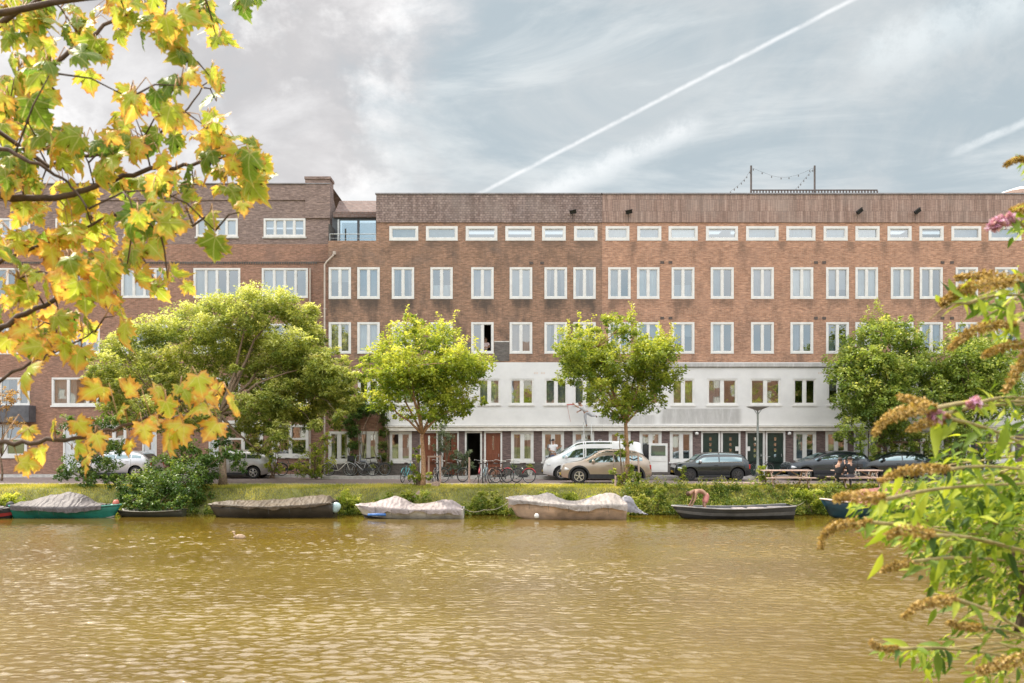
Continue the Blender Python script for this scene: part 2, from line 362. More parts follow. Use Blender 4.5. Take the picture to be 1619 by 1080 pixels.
while ys[-1] < -11.02: ys.append(ys[-1]+max(.020, .0013*(ys[-1]-CAMY)))
ys = np.array(ys)
XX, YY = np.meshgrid(xs, ys); HH = np.zeros_like(XX); wr = np.random.default_rng(5); nw = 80
for lam in np.exp(np.linspace(math.log(.095), math.log(.37), nw)):
    th = wr.normal(R(90), R(28)); k = 2*math.pi/lam; HH += .20*math.sqrt(2/nw)/k*np.sin(k*(math.cos(th)*XX+math.sin(th)*YY)+wr.uniform(0, 6.28))
pat = .80+.28*np.sin(XX*.31+1.3*np.sin(YY*.23))*np.sin(YY*.37+XX*.11)
HH *= pat*np.clip((-12.6-YY)/7.0, .07, 1)*np.where(np.abs(XX) > 27.1, 0, 1)
idx = np.arange(XX.size).reshape(XX.shape); quads = np.stack([idx[:-1, :-1], idx[:-1, 1:], idx[1:, 1:], idx[1:, :-1]], -1).reshape(-1, 4)
me = bpy.data.meshes.new('water'); me.vertices.add(XX.size); me.vertices.foreach_set('co', np.stack([XX, YY, HH-1.05], -1).astype(np.float32).ravel())
me.loops.add(quads.size); me.loops.foreach_set('vertex_index', quads.astype(np.int32).ravel()); me.polygons.add(len(quads)); me.polygons.foreach_set('loop_start', np.arange(0, quads.size, 4, dtype=np.int32)); me.polygons.foreach_set('loop_total', np.full(len(quads), 4, np.int32))
me.materials.append(water_m); me.update(calc_edges=True); me.polygons.foreach_set('use_smooth', [True]*len(quads)); wo_ = bpy.data.objects.new('water', me); COL.objects.link(wo_); wo_['kind'] = 'structure'

# ---------------------------------------------------------------- buildings
def wall(mb, x0, x1, z0, z1, ops, y, depth=.12, back=True):
    """a wall sheet facing -y with rectangular openings (x0,x1,z0,z1) and reveals"""
    xs = sorted({x0, x1, *[v for o in ops for v in o[:2] if x0 < v < x1]}); zs = sorted({z0, z1, *[v for o in ops for v in o[2:4] if z0 < v < z1]})
    for i in range(len(xs)-1):
        for j in range(len(zs)-1):
            cx, cz = (xs[i]+xs[i+1])/2, (zs[j]+zs[j+1])/2
            if any(o[0] < cx < o[1] and o[2] < cz < o[3] for o in ops): continue
            mb.add([(xs[i], y, zs[j]), (xs[i+1], y, zs[j]), (xs[i+1], y, zs[j+1]), (xs[i], y, zs[j+1])], [(0, 1, 2, 3)])
    for a, b_, c, d in [o[:4] for o in ops]:
        c, d = max(c, z0), min(d, z1); y2 = y+depth
        if c >= d: continue
        mb.add([(a, y, c), (a, y2, c), (a, y2, d), (a, y, d)], [(0, 1, 2, 3)]); mb.add([(b_, y, c), (b_, y2, c), (b_, y2, d), (b_, y, d)], [(3, 2, 1, 0)])
        mb.add([(a, y, c), (b_, y, c), (b_, y2, c), (a, y2, c)], [(0, 1, 2, 3)]); mb.add([(a, y, d), (b_, y, d), (b_, y2, d), (a, y2, d)], [(3, 2, 1, 0)])
def curtain(mb, x0, x1, y, z0, z1, amp=.018, n=16, gather=0):
    vs = []; fs = []
    for i in range(n+1):
        x = x0+(x1-x0)*i/n; o = amp*math.sin(i*2.3)+amp*.5*math.sin(i*1.1+x)
        xb = x if not gather else x0+(x-x0)*(1-gather)
        if gather < 0: xb = x1-(x1-x)*(1+gather)
        vs += [(x, y+o, z1), (xb, y+o*1.4, z0)]
    for i in range(n): fs.append((2*i, 2*i+1, 2*i+3, 2*i+2))
    mb.add(vs, fs)
def window(par, x0, x1, z0, z1, y, panes=2, style=None, fw=.10, sill=False, mull=.10, rec=.03, transom=None, fm=None, dark=False):
    """thing part 'window' (frame) > pane, curtain, sill"""
    fm = fm or white
    b = MB(); ya, yb = y+rec-.055, y+rec+.05
    if rec < .04: b.box(x0-.012, x1+.012, y-.022, y-.003, z0-.012, z0+.012)
    b.box(x0, x0+fw, ya, yb, z0, z1); b.box(x1-fw, x1, ya, yb, z0, z1)
    b.box(x0+fw, x1-fw, ya, yb, z0, z0+fw); b.box(x0+fw, x1-fw, ya, yb, z1-fw, z1)
    iw = x1-x0-2*fw
    if isinstance(panes, int): cuts = [k/panes for k in range(1, panes)]
    else: cuts = list(panes)
    for c in cuts:
        xc = x0+fw+iw*c; b.box(xc-mull/2, xc+mull/2, ya+.012, yb, z0+fw, z1-fw)
    edges = [0]+cuts+[1]
    for k in range(len(edges)-1):      # the casement sash inside each light
        a = x0+fw+iw*edges[k]+(mull/2 if k else 0); c = x0+fw+iw*edges[k+1]-(mull/2 if k < len(edges)-2 else 0)
        s = .035; yc, yd = ya+.025, yb-.01
        b.box(a, a+s, yc, yd, z0+fw, z1-fw); b.box(c-s, c, yc, yd, z0+fw, z1-fw); b.box(a+s, c-s, yc, yd, z0+fw, z0+fw+s); b.box(a+s, c-s, yc, yd, z1-fw-s, z1-fw)
    if transom: b.box(x0+fw, x1-fw, ya+.014, yb, transom-.05, transom+.05)
    f = b.build('window', fm, par)
    g = MB(); gy = y+rec+.02; tilt = rnd.uniform(-.012, .012)
    for k in range(len(edges)-1):
        a = x0+fw+iw*edges[k]+.01; c = x0+fw+iw*edges[k+1]-.01; tl = tilt+rnd.uniform(-.003, .003); tz = rnd.uniform(-.010, .010)
        if style == 'open' and k == 1: continue
        g.add([(a, gy-tl*.5, z0+fw), (c, gy+tl*.5, z0+fw), (c, gy+tl*.5+tz, z1-fw), (a, gy-tl*.5+tz, z1-fw)], [(0, 1, 2, 3)])
    g.build('pane', glass, f, fixn=False)
    style = style or rnd.choices(['none', 'net', 'blind', 'side', 'half', 'low'], [3, 3.2, 2.4, 2, 1.8, 1.2])[0]
    c = MB(); cy = y+rec+.16; cm = rnd.choice(curtain_s)
    xi0, xi1, zi0, zi1 = x0+.04, x1-.04, z0+.04, z1-.03
    if style == 'net': curtain(c, xi0, xi1, cy, zi0, zi1)
    elif style == 'blind': c.box(xi0, xi1, cy, cy+.01, zi0+(zi1-zi0)*rnd.choice([0, 0, .3, .55]), zi1); cm = blind_m
    elif style == 'side': curtain(c, xi0, xi0+(xi1-xi0)*.3, cy, zi0, zi1, gather=.3); curtain(c, xi1-(xi1-xi0)*.3, xi1, cy, zi0, zi1, gather=-.3)
    elif style == 'half': curtain(c, xi0, xi0+(xi1-xi0)*.5, cy, zi0, zi1)
    elif style == 'low': curtain(c, xi0, xi1, cy, zi0, zi0+(zi1-zi0)*.45)
    elif style == 'ochre': curtain(c, xi0, xi1, cy, zi0, zi1); cm = curtain_o
    if c.v: c.build('curtain' if style != 'blind' else 'blind', cm, f, fixn=False)
    if sill: MB().box(x0-.06, x1+.06, y-.07, y+rec+.03, z0-.09, z0-.004).build('sill', sill_m if sill == 1 else white, f)
    return f
def door(par, x0, x1, z0, z1, y, m, lights='strip', fw=.09, opened=False):
    b = MB(); ya, yb = y-.02, y+.16
    b.box(x0, x0+fw, ya, yb, z0, z1); b.box(x1-fw, x1, ya, yb, z0, z1); b.box(x0+fw, x1-fw, ya, yb, z1-fw, z1)
    f = b.build('door_frame', white, par)
    if opened:
        l = MB(); l.box(x0+fw, x0+fw+.05, y+.12, y+.95, z0, z1-fw); l.build('door', m, f); return f
    l = MB(); l.box(x0+fw, x1-fw, y+.08, y+.12, z0, z1-fw)
    for zz in (z0+.15, z0+.75): l.box(x0+fw+.12, x1-fw-.12, y+.068, y+.079, zz, zz+.42)
    d = l.build('door', m, f, bevel=.008)
    g = MB(); xc = (x0+x1)/2
    if lights == 'strip': g.box(xc-.05, xc+.05, y+.066, y+.078, z0+1.35, z1-fw-.15)
    else:
        for q in range(4): g.box(xc-.06, xc+.06, y+.066, y+.078, z0+.95+q*.3, z0+1.12+q*.3)
    g.build('door_light', glass, d)
    h = MB(); h.tube([(x1-fw-.1, y+.03, z0+.98), (x1-fw-.1, y+.03, z0+1.14)], .018, 6); h.build('handle', metal_g, d)
    return f

r5A = [(615.7, 661.3), (673.5, 723.6), (736.3, 786.3), (799, 845), (857, 894.5), (907.5, 944.5)]
r5B = [(957.5, 995), (1007.5, 1045.5), (1057, 1103), (1116, 1166.7), (1179.5, 1230.7), (1243, 1289), (1302, 1340), (1352.3, 1390.5), (1403, 1441), (1453.5, 1491.7), (1504, 1551), (1563, 1614.5), (1627, 1675), (1687, 1735)]
r4A = [(519.8, 555), (565, 600.4), (619.5, 654.8), (680.6, 715.8), (745, 780.5), (805.8, 841.5), (860.8, 896.5), (906.5, 941.8)]
r4B = [(961.5, 997), (1007, 1042.5), (1061.8, 1097.8), (1123.6, 1160), (1187.3, 1223.3), (1249.6, 1285.6), (1306, 1342), (1352.3, 1388), (1408.3, 1444), (1454, 1490.3), (1510.8, 1546), (1573, 1609), (1625, 1661), (1685, 1721)]
wx = lambda l: [(X(a, 0), X(b_, 0)) for a, b_ in l]
brickA = brickmat('brick_brown', (.26, .14, .085), (.40, .22, .14), (.31, .25, .20), wins=((wx(r4A), Z(497, 0), Z(473, 0), .75), (wx(r5A), Z(396, 0), Z(381, 0), .45)), stain=.5, patch=(.17, .13, .11),
                  stain_z=((Z(400, 0), Z(380, 0), .6), (Z(500, 0), Z(473, 0), .35)))
brickB = brickmat('brick_orange', (.39, .195, .115), (.55, .30, .19), (.42, .33, .27), wins=((wx(r4B), Z(488, 0), Z(474, 0), .40), ([(X(a, 0)-.25, X(a, 0)+.25) for a in (1001, 1051, 1110, 1173, 1237, 1295, 1346, 1397, 1447, 1498, 1557)], Z(408, 0), Z(382, 0), .5)), stain=.36, patch=(.36, .21, .15), stain_z=((Z(400, 0), Z(381, 0), .40), (Z(495, 0), Z(473, 0), .25)))
brickL = brickmat('brick_red_brown', (.28, .14, .09), (.42, .215, .145), (.31, .25, .20), stain=.38, patch=(.20, .13, .11), stain_z=((Z(385, 0), Z(372, 0), .3),))
brickG = brickmat('brick_aubergine', (.13, .088, .083), (.205, .14, .128), (.14, .115, .105), stain=.3, patch=(.12, .09, .09), ms=.005)
brickS = brickmat('brick_soot', (.10, .085, .075), (.15, .13, .115), (.16, .14, .13), stain=.5, patch=(.2, .19, .18))
tileA = brickmat('tile_cladding_grey', (.21, .145, .125), (.36, .27, .24), (.10, .075, .07), bw=.17, rh=.125, stain=.4, patch=(.18, .155, .15), ms=.012, vary=.45, streak=.55)
tileB = brickmat('tile_cladding_striped', (.27, .175, .14), (.40, .28, .23), (.15, .10, .085), bw=.13, rh=.62, stain=.3, patch=(.26, .20, .17), ms=.008, vary=.3, streak=.6)
roof_t = brickmat('roof_tiles_red', (.13, .095, .085), (.19, .14, .125), (.16, .09, .07), bw=.22, rh=.3, stain=.3, patch=(.3, .2, .17), ms=.02)
def stucco(name, c, soot):
    m, t, b, out = newmat(name); g = geo(t); x, y, z = t.sep(g)[:3]; uv = t.comb(x, z, 0.0)
    n = t.noise(uv, .9, 6, .65); cc = t.mix(t.ramp(n, .35, .7), c, tuple(k*.90 for k in c))
    st = t.noise(t.mapping(uv, (0, 0, 0), (0, 0, 0), (1.7, .35, 1)), 2.0, 6, .75)
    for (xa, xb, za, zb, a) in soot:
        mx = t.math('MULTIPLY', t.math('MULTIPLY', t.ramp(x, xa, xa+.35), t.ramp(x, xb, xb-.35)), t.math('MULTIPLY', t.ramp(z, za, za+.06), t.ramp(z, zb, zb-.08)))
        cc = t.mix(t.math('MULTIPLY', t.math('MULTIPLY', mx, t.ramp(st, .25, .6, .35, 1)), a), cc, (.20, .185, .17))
    t.l(cc, b.inputs['Base Color']); b.inputs['Roughness'].default_value = .8; t.l(t.bump(t.noise(g, 18, 5), .3, .01), b.inputs['Normal']); MATS[name] = m; return m
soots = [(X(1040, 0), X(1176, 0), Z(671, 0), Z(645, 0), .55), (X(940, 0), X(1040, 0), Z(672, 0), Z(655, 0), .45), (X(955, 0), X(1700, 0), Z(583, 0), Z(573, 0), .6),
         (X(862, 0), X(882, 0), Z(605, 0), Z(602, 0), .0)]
stuc = stucco('white_stucco', (.67, .66, .65), soots)
cream = pm('cream_cornice', (.72, .68, .62), .7, .12, 4)
green_door = pm('door_dark_green', (.012, .03, .022), .35, .3, 5); red_door = pm('door_varnished_wood', (.19, .055, .025), .45, .3, 6, sc=(6, 1, .6)); white_door = pm('door_white', (.62, .64, .66), .5, .1, 5)

r2A = [(620, 655), (681, 716), (756, 791), (806, 844), (861, 897), (907, 942)]
r2B = [(962, 997), (1008, 1042), (1062, 1098), (1118, 1165.5), (1186, 1234), (1254, 1290), (1308, 1344), (1353, 1388), (1409, 1445), (1455, 1491), (1511, 1547), (1573, 1610), (1625, 1661)]
XJ = X(952, 0); XE = X(1760, 0)
zt = Z(307, 0); zA5t, zA5b = Z(357.6, 0), Z(380, 0)
def rect(pxs, ya, yb, y=0): return [(X(a, y), X(b, y), Z(yb, y), Z(ya, y)) for a, b in pxs]
BA = empty('brown_brick_apartment_building', (0, 0, 0), 'brown brick apartment building with grey tile-hung top and open dark street door', 'building')
BB = empty('orange_brick_apartment_building', (0, 0, 0), 'orange brick apartment building with striped tile-hung top, roof terrace and dark green doors', 'building')
BL = empty('corner_brick_building', (0, 0, 0), 'red brown brick building with wide windows and square chimney behind the large tree', 'building')
BUILD = {}
def front(par, side, xs0, xs1, r5, r4, r2, brick, tile, xtile):
    w5, w4, w3, w2 = rect(r5, 357.8, 380.3), rect(r4, 422.7, 472.5), rect(r4, 509.5, 559), rect(r2, 599, 640)
    b = MB(); wall(b, xtile, xs1, Z(573, 0), Z(352, 0), w5+w4+w3, 0)
    if xtile > xs0+.1: wall(b, xs0, xtile, Z(573, 0), Z(380.6, 0), w4+w3, 0)
    b.build('wall', brick, par)
    b = MB(); wall(b, xtile, xs1, Z(352, 0), zt, [], -.05)
    b.add([(xtile, -.05, Z(352, 0)), (xs1, -.05, Z(352, 0)), (xs1, .0, Z(352, 0)), (xtile, .0, Z(352, 0))], [(0, 1, 2, 3)])
    b.add([(xtile, -.05, zt), (xs1, -.05, zt), (xs1, 9, zt+.1), (xtile, 9, zt+.1)], [(0, 1, 2, 3)])
    b.add([(xtile, -.05, Z(352, 0)), (xtile, 9, Z(352, 0)), (xtile, 9, zt+.1), (xtile, -.05, zt)], [(0, 1, 2, 3)])
    b.build('tile_cladding', tile, par, fixn=False)
    MB().box(xtile-.05, xs1, -.10, .1, zt-.03, zt+.045).build('roof_edge', pm('zinc_edge', (.22, .2, .2), .5, .2, 6, .3), par)
    return w5, w4, w3, w2
w5, w4, w3, w2 = front(BA, 'A', XL, XJ-.001, r5A, r4A, r2A, brickA, tileA, X(595, 0))
styles3 = {4: 'open', 5: 'ochre', 6: 'side'}
for q in w5: window(BA, *q, 0, 1, rnd.choice(['none', 'blind', 'net', 'none']), fw=.13)
for q in w4: window(BA, *q, 0, 2, fw=.105)
for i, q in enumerate(w3): window(BA, *q, 0, 2, styles3.get(i), fw=.105)
XW = X(609, 0)
b = MB(); wall(b, XW, XJ-.001, Z(673, 0), Z(573, 0), w2, -.03, .15); b.add([(XW, -.03, Z(673, 0)), (XW, .1, Z(673, 0)), (XW, .1, Z(573, 0)), (XW, -.03, Z(573, 0))], [(3, 2, 1, 0)])
b.add([(XW, -.03, Z(573, 0)), (XJ, -.03, Z(573, 0)), (XJ, 0, Z(573, 0)), (XW, 0, Z(573, 0))], [(0, 1, 2, 3)]); b.build('stucco_band', stuc, BA, fixn=False)
for i, q in enumerate(w2): window(BA, *q, 0, 2, {3: 'half', 2: 'net', 4: 'blind', 0: 'net'}.get(i), fw=.07, mull=.14, rec=.05, sill=1)
b = MB(); w2l = rect([(520, 555), (566, 600)], 599, 640); wall(b, XL, XW, Z(673, 0), Z(573, 0), w2l, 0); b.build('wall', brickL, BA, fixn=False)
for q in w2l: window(BA, *q, 0, 2, fw=.105)
w5, w4, w3, w2 = front(BB, 'B', XJ+.001, XE, r5B, r4B, r2B, brickB, tileB, XJ+.001)
for i, q in enumerate(w5): window(BB, *q, 0, 1, {3: 'none', 4: 'net'}.get(i, rnd.choice(['net', 'blind', 'none', 'net'])), fw=.13)
for i, q in enumerate(w4): window(BB, *q, 0, 2, {4: 'net', 5: 'net', 6: 'blind', 7: 'net', 8: 'net', 3: 'half', 9: 'half'}.get(i), fw=.105)
for i, q in enumerate(w3): window(BB, *q, 0, 2, {3: 'half', 4: 'none', 5: 'half'}.get(i), fw=.105)
b = MB(); wall(b, XJ+.001, XE, Z(673, 0), Z(573, 0), w2, -.03, .15)
b.add([(XJ, -.03, Z(573, 0)), (XE, -.03, Z(573, 0)), (XE, 0, Z(573, 0)), (XJ, 0, Z(573, 0))], [(0, 1, 2, 3)]); b.build('stucco_band', stuc, BB, fixn=False)
for i, q in enumerate(w2): window(BB, *q, 0, 2, {2: 'ochre', 3: 'half', 4: 'none', 5: 'none'}.get(i), fw=.07, mull=.14, rec=.05, sill=2)
b = MB(); b.box(XJ+.01, XE, -.13, -.032, Z(580, 0), Z(574.5, 0)); b.build('stucco_cornice', stuc, BB)
for par, xa, xb in ((BA, XW, XJ-.004), (BB, XJ+.004, XE)):
    b = MB(); b.box(xa, xb, -.20, .0, Z(681.5, 0), Z(675.5, 0)); b.box(xa, xb, -.26, .0, Z(675.4, 0), Z(673.6, 0)); b.build('cornice', cream, par, bevel=.01)
# ground floors
gA_win = [(519, 553), (567, 598), (615, 651), (808, 843.6), (857, 891.7), (905.5, 939.4)]
gA_door = [(664, 692.5, 'r'), (698, 725.5, 'r'), (735, 762, 'o'), (765.5, 794, 'r')]
gB_win = [(962.5, 997), (1011, 1046), (1059, 1095), (1254.6, 1290.5), (1305, 1340), (1403, 1440), (1455, 1492), (1570, 1605)]
gB_door = [(1108.6, 1138.7, 'g'), (1140, 1170.6, 'g'), (1179, 1209, 'g'), (1210.5, 1241.5, 'g'), (1350, 1372, 'w'), (1374, 1396, 'w'), (1505, 1530, 'g'), (1532, 1558, 'g')]
zb = .13; zgt, zgb = Z(682, 0), Z(730, 0); zs = Z(731, 0)
def ground(par, xa, xb, wins, doors, m1):
    ops = [(X(a, 0), X(b_, 0), zgb, zgt) for a, b_ in wins]+[(X(a, 0), X(b_, 0), 0, zgt) for a, b_, k in doors]
    b = MB(); wall(b, xa, xb, zs, Z(681.4 if m1 is brickG else 673, 0), ops, 0, .16); b.build('ground_floor_wall', m1, par, fixn=False)
    b = MB(); wall(b, xa, xb, -.1, zs, [o for o in ops if o[2] == 0], -.02, .18); b.add([(xa, -.02, zs), (xb, -.02, zs), (xb, 0, zs), (xa, 0, zs)], [(0, 1, 2, 3)]); b.build('plinth', brickS, par, fixn=False)
    for i, (a, b_) in enumerate(wins): window(par, X(a, 0), X(b_, 0), zgb, zgt, 0, 2, rnd.choice(['side', 'none', 'side', 'low', 'half']), fw=.13, mull=.15, rec=.06, sill=2)
    for a, b_, k in doors: door(par, X(a, 0), X(b_, 0), zb, zgt, 0, {'r': red_door, 'g': green_door, 'w': white_door, 'o': green_door}[k], 'strip' if k != 'g' else 'dots', opened=(k == 'o'))
ground(BA, XL, XW, gA_win[:2], [], brickL); ground(BA, XW+.001, XJ-.001, gA_win[2:], gA_door, brickG); ground(BB, XJ+.001, XE, gB_win, gB_door, brickG)
# gateway strip between slabs, interiors and return walls
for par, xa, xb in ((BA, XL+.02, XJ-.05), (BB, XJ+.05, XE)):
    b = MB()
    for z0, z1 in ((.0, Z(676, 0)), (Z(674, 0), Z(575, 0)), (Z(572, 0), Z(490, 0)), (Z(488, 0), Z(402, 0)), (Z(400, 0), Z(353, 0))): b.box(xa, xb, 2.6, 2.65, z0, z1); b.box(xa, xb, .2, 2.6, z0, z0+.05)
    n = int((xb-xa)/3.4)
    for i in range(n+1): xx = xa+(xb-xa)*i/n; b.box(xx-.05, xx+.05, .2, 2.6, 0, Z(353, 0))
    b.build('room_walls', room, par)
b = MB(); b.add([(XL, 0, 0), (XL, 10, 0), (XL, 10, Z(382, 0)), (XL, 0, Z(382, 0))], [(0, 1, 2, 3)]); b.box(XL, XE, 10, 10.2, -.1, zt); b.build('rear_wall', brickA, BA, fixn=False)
# exterior wall lamps, house number plates, weathered vents
def floodlight(par, px, py, dirx):
    x, z = X(px, 0), Z(py, 0); b = MB(); b.bar((x, -.04, z-.05), (x-.0*dirx, -.22, z+.02), .035)
    M = Matrix.Translation((x+dirx*.03, -.28, z+.03)) @ Matrix.Rotation(R(-38*dirx), 4, 'Y') @ Matrix.Rotation(R(25), 4, 'X')
    b.box(-.17, .17, -.07, .07, -.09, .09, M); b.box(-.20, .20, -.09, .03, .09, .11, M)
    b.tube([(x, -.055, z-.05), (x+.02, -.055, z-.35), (x+.01, -.055, Z(351, 0))], .008, 4); b.build('floodlight', metal_d, par)
for px, dr in ((905, .3), (993, .3)): floodlight(BA if px < 950 else BB, px, 338, dr)
for px in (1355, 1446): floodlight(BB, px, 337, 1)
for px in (1101, 1247):
    MB().lathe([(.02, 0), (.09, .02), (.10, .12), (.05, .17)], 12, (X(px, 0), -.12, Z(688, 0))).build('wall_lamp', white, BB, smooth=True)
for par, pxs in ((BA, (840, 857)), (BB, (1047, 1060, 1290, 1303, 1490, 1505))):
    for px in pxs:
        for py in ((416,) if par is BA else (415, 503)): MB().box(X(px, 0)-.10, X(px, 0)+.10, -.02, .02, Z(py, 0)-.07, Z(py, 0)+.07).build('air_vent', pm('vent_dark', (.10, .075, .065), .8, .3, 9), par)
# number plates on the green doors (small pale plates between the two pairs)
for px in (1165, 1183): MB().box(X(px, 0)-.09, X(px, 0)+.09, -.035, -.022, Z(713, 0), Z(706, 0)).build('letter_plate', white, BB)
# grey infill panel and sandstone line between two windows, third floor
for xa, xb in ((727, 744.2), (781.5, 805)): MB().box(X(xa, 0), X(xb, 0), -.015, .001, Z(571, 0), Z(541, 0)).build('grey_infill', brickS, BA)
MB().box(X(781.5, 0), X(805, 0), -.03, .001, Z(541, 0), Z(539.4, 0)).build('stone_line', sill_m, BA)
# faint marks painted on the stucco of the first floor
for par, px in ((BA, 853), (BB, 1302)):
    b = MB()
    for k in (-1, 1):
        for q in range(3): b.box(X(px+k*5.5+q*2.4-3.2, 0), X(px+k*5.5+q*2.4-1.7, 0), -.034, -.031, Z(591.5, 0), Z(588.5, 0))
    b.build('faded_lettering', pm('faded_ochre', (.62, .52, .46), .8, .1), par)
# dormer terrace at the left end of the brown building
zr = Z(380.5, 0)
b = MB(); b.box(XL, X(595, 0), .02, 4, zr-.25, zr-.02); b.build('terrace_floor', sill_m, BA)
yd = 1.3; xd0, xd1 = X(534, yd), X(597, yd)
dk = pm('anthracite_frame', (.045, .05, .055), .45, .2, 5)
b = MB(); zd0, zd1 = zr, Z(344, yd)
b.box(xd0-.3, xd0, yd, yd+.12, zd0, zd1); b.box(xd0, xd1, yd, yd+.12, zd1-.14, zd1); b.box(xd0, xd1, yd, yd+.12, zd0, zd0+.08); xm = (xd0+xd1)/2-.03
for xx in (xd0, xm, xd1-.1): b.box(xx, xx+.12, yd+.001, yd+.12, zd0, zd1-.14)
f = b.build('terrace_window', dk, BA)
g = MB(); g.box(xd0, xd1, yd+.06, yd+.065, zd0, zd1); g.build('pane', glass, f)
MB().box(xd0, xd1, yd+1.2, yd+1.22, zd0, zd1).build('room_walls', room, f)
b = MB(); zt1 = Z(319, 3.2); b.add([(XL+.02, yd-.15, zd1), (X(597, 0), yd-.15, zd1), (X(597, 0), yd+1.7, zt1), (XL+.02, yd+1.7, zt1)], [(0, 1, 2, 3)]); b.box(XL+.02, X(597, 0), yd-.14, yd+.1, zd1-.02, zd1+.28); b.build('dormer_roof', roof_t, BA, fixn=False)
b = MB(); b.tube([(XL+.05, .1, Z(369.5, 0)), (X(596, 0), .1, Z(369.5, 0))], .022, 6); b.tube([(XL+.05, .1, Z(376, 0)), (X(596, 0), .1, Z(376, 0))], .010, 5)
for px in (521, 533.5, 594): b.tube([(X(px, 0), .1, zr), (X(px, 0), .1, Z(369.5, 0))], .02, 5)
b.box(X(532, 0), X(534.5, 0), .3, .36, zr, Z(345, 0)); b.build('terrace_railing', metal_g, BA)
# downpipe
xp = X(514, 0)
b = MB(); b.tube([(X(529, 0), -.02, Z(401, 0)), (X(527, 0), -.12, Z(405, 0)), (X(517, 0), -.13, Z(415, 0)), (xp, -.13, Z(420, 0)), (xp, -.13, .14)], .045, 8); b.tube([(X(529, 0), -.06, Z(403, 0)), (X(529, 0), -.06, Z(398, 0))], .09, 8)
for zz in (1.5, 4, 6.5, 9): b.box(xp-.07, xp+.07, -.14, .0, zz, zz+.05)
b.build('downpipe', pm('pipe_pale', (.50, .42, .36), .6, .15), BA, smooth=False)

# corner building at the left, set back 1.5 m
yl = 1.5; ztl = Z(291, yl)
L5 = [(417, 483), (310, 376), (196, 262), (88, 154), (-15, 48), (-125, -60)]; L4 = [(414, 487), (306, 380), (192, 265), (84, 158), (-25, 48), (-135, -62)]
def rl(pxs, a, b_): return [(X(p, yl), X(q, yl), Z(b_, yl), Z(a, yl)) for p, q in pxs]
l5, l4, l3, l2 = rl(L5, 345.5, 374.5), rl(L4, 424, 471), rl(L4, 512, 560), rl([(414, 487), (306, 380), (192, 265), (82, 156), (-25, 47), (-135, -62)], 597, 641)
lg = rl([(430, 488), (352, 416), (-25, 43), (160, 200)], 671, 722); lgd = rl([(330, 350), (225, 248), (100, 125)], 671, 751)
lgd = [(a, b_, zb, d) for a, b_, c, d in lgd]
b = MB(); xl1 = X(522, yl); xl0 = X(-330, yl); wall(b, xl0, xl1, -.1, Z(386, yl), l4+l3+l2+lg+[(a, b_, -.1, d) for a, b_, c, d in lgd], yl)
b.build('wall', brickL, BL, fixn=False)
b = MB(); wall(b, xl0, xl1, Z(386, yl), ztl-.9, l5, yl); wall(b, xl0, xl1, ztl-.9, ztl, [], yl-.06); b.add([(xl0, yl-.06, ztl-.9), (xl1, yl-.06, ztl-.9), (xl1, yl, ztl-.9), (xl0, yl, ztl-.9)], [(0, 1, 2, 3)]); b.add([(xl0, yl-.06, ztl), (xl1, yl-.06, ztl), (xl1, yl+8, ztl), (xl0, yl+8, ztl)], [(0, 1, 2, 3)])
b.add([(xl1, yl-.06, 8.5), (xl1, yl+1.5, 8.5), (xl1, yl+1.5, ztl-.9), (xl1, yl-.06, ztl-.0)], [(0, 1, 2, 3)]); b.build('parapet', brickmat('brick_mottled', (.20, .135, .115), (.34, .24, .205), (.26, .21, .19), stain=.3, patch=(.19, .15, .14)), BL, fixn=False)
zc0 = Z(280, yl)
b = MB(); b.box(X(483, yl), xl1+.002, yl-.085, yl+.9, ztl-1.9, zc0-.14); b.box(X(482, yl), xl1+.05, yl-.13, yl+.95, zc0-.14, zc0); b.box(X(485, yl), xl1-.05, yl, yl+.8, zc0, zc0+.04); b.build('chimney', MATS['brick_mottled'] if 'brick_mottled' in MATS else brickL, BL)
b = MB()
for i in range(150):
    xx = X(-60+i*3.75, yl); b.box(xx, xx+.07, yl-.05, yl+.001, Z(417.5, yl), Z(415, yl))
b.box(xl0, xl1, yl-.03, yl+.001, Z(415, yl), Z(414, yl)); b.build('dentil_course', brickS, BL)
MB().box(xl0, xl1+.03, yl-.12, yl-.061, ztl-.03, ztl+.03).build('roof_edge', pm('zinc_edge', (.2, .2, .2)), BL)
for q in l5: window(BL, *q, yl, 4, fw=.09, mull=.08, sill=1)
for q in l4+l3: window(BL, *q, yl, 4, rnd.choice(['net', 'half', 'none', 'blind', 'side']), fw=.09, mull=.08)
for q in l2: window(BL, *q, yl, (.34, .78), rnd.choice(['half', 'none', 'side']), fw=.09, mull=.09, sill=2)
for q in lg: window(BL, *q, yl, 2, 'none', fw=.13, mull=.12, sill=2, transom=q[2]+(q[3]-q[2])*.55)
for q in lgd: door(BL, *q, yl, white_door)
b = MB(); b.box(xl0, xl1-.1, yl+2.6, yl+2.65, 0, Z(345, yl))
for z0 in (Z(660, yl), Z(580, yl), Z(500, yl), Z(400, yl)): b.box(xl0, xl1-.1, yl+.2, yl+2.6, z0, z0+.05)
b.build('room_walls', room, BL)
b = MB(); b.box(X(-60, yl), X(57, yl), yl-.75, yl-.001, Z(668, yl), Z(641.5, yl)); b.build('bay_box', pm('slate_grey', (.10, .10, .11), .6, .3, 3), BL, bevel=.02)
b = MB(); b.box(X(345, yl), X(418, yl), yl-.10, yl-.001, Z(670, yl), Z(665, yl)); b.box(X(450, yl), X(470, yl), yl-.4, yl-.001, Z(641, yl)-.15, Z(641, yl)-.12)
b.build('shop_cornice', white, BL)
b = MB(); b.tube([(X(491, yl), yl-.1, Z(425, yl)), (X(491, yl), yl-.1, .15)], .045, 8); b.build('downpipe', pm('pipe_pale', (.5, .42, .36)), BL)
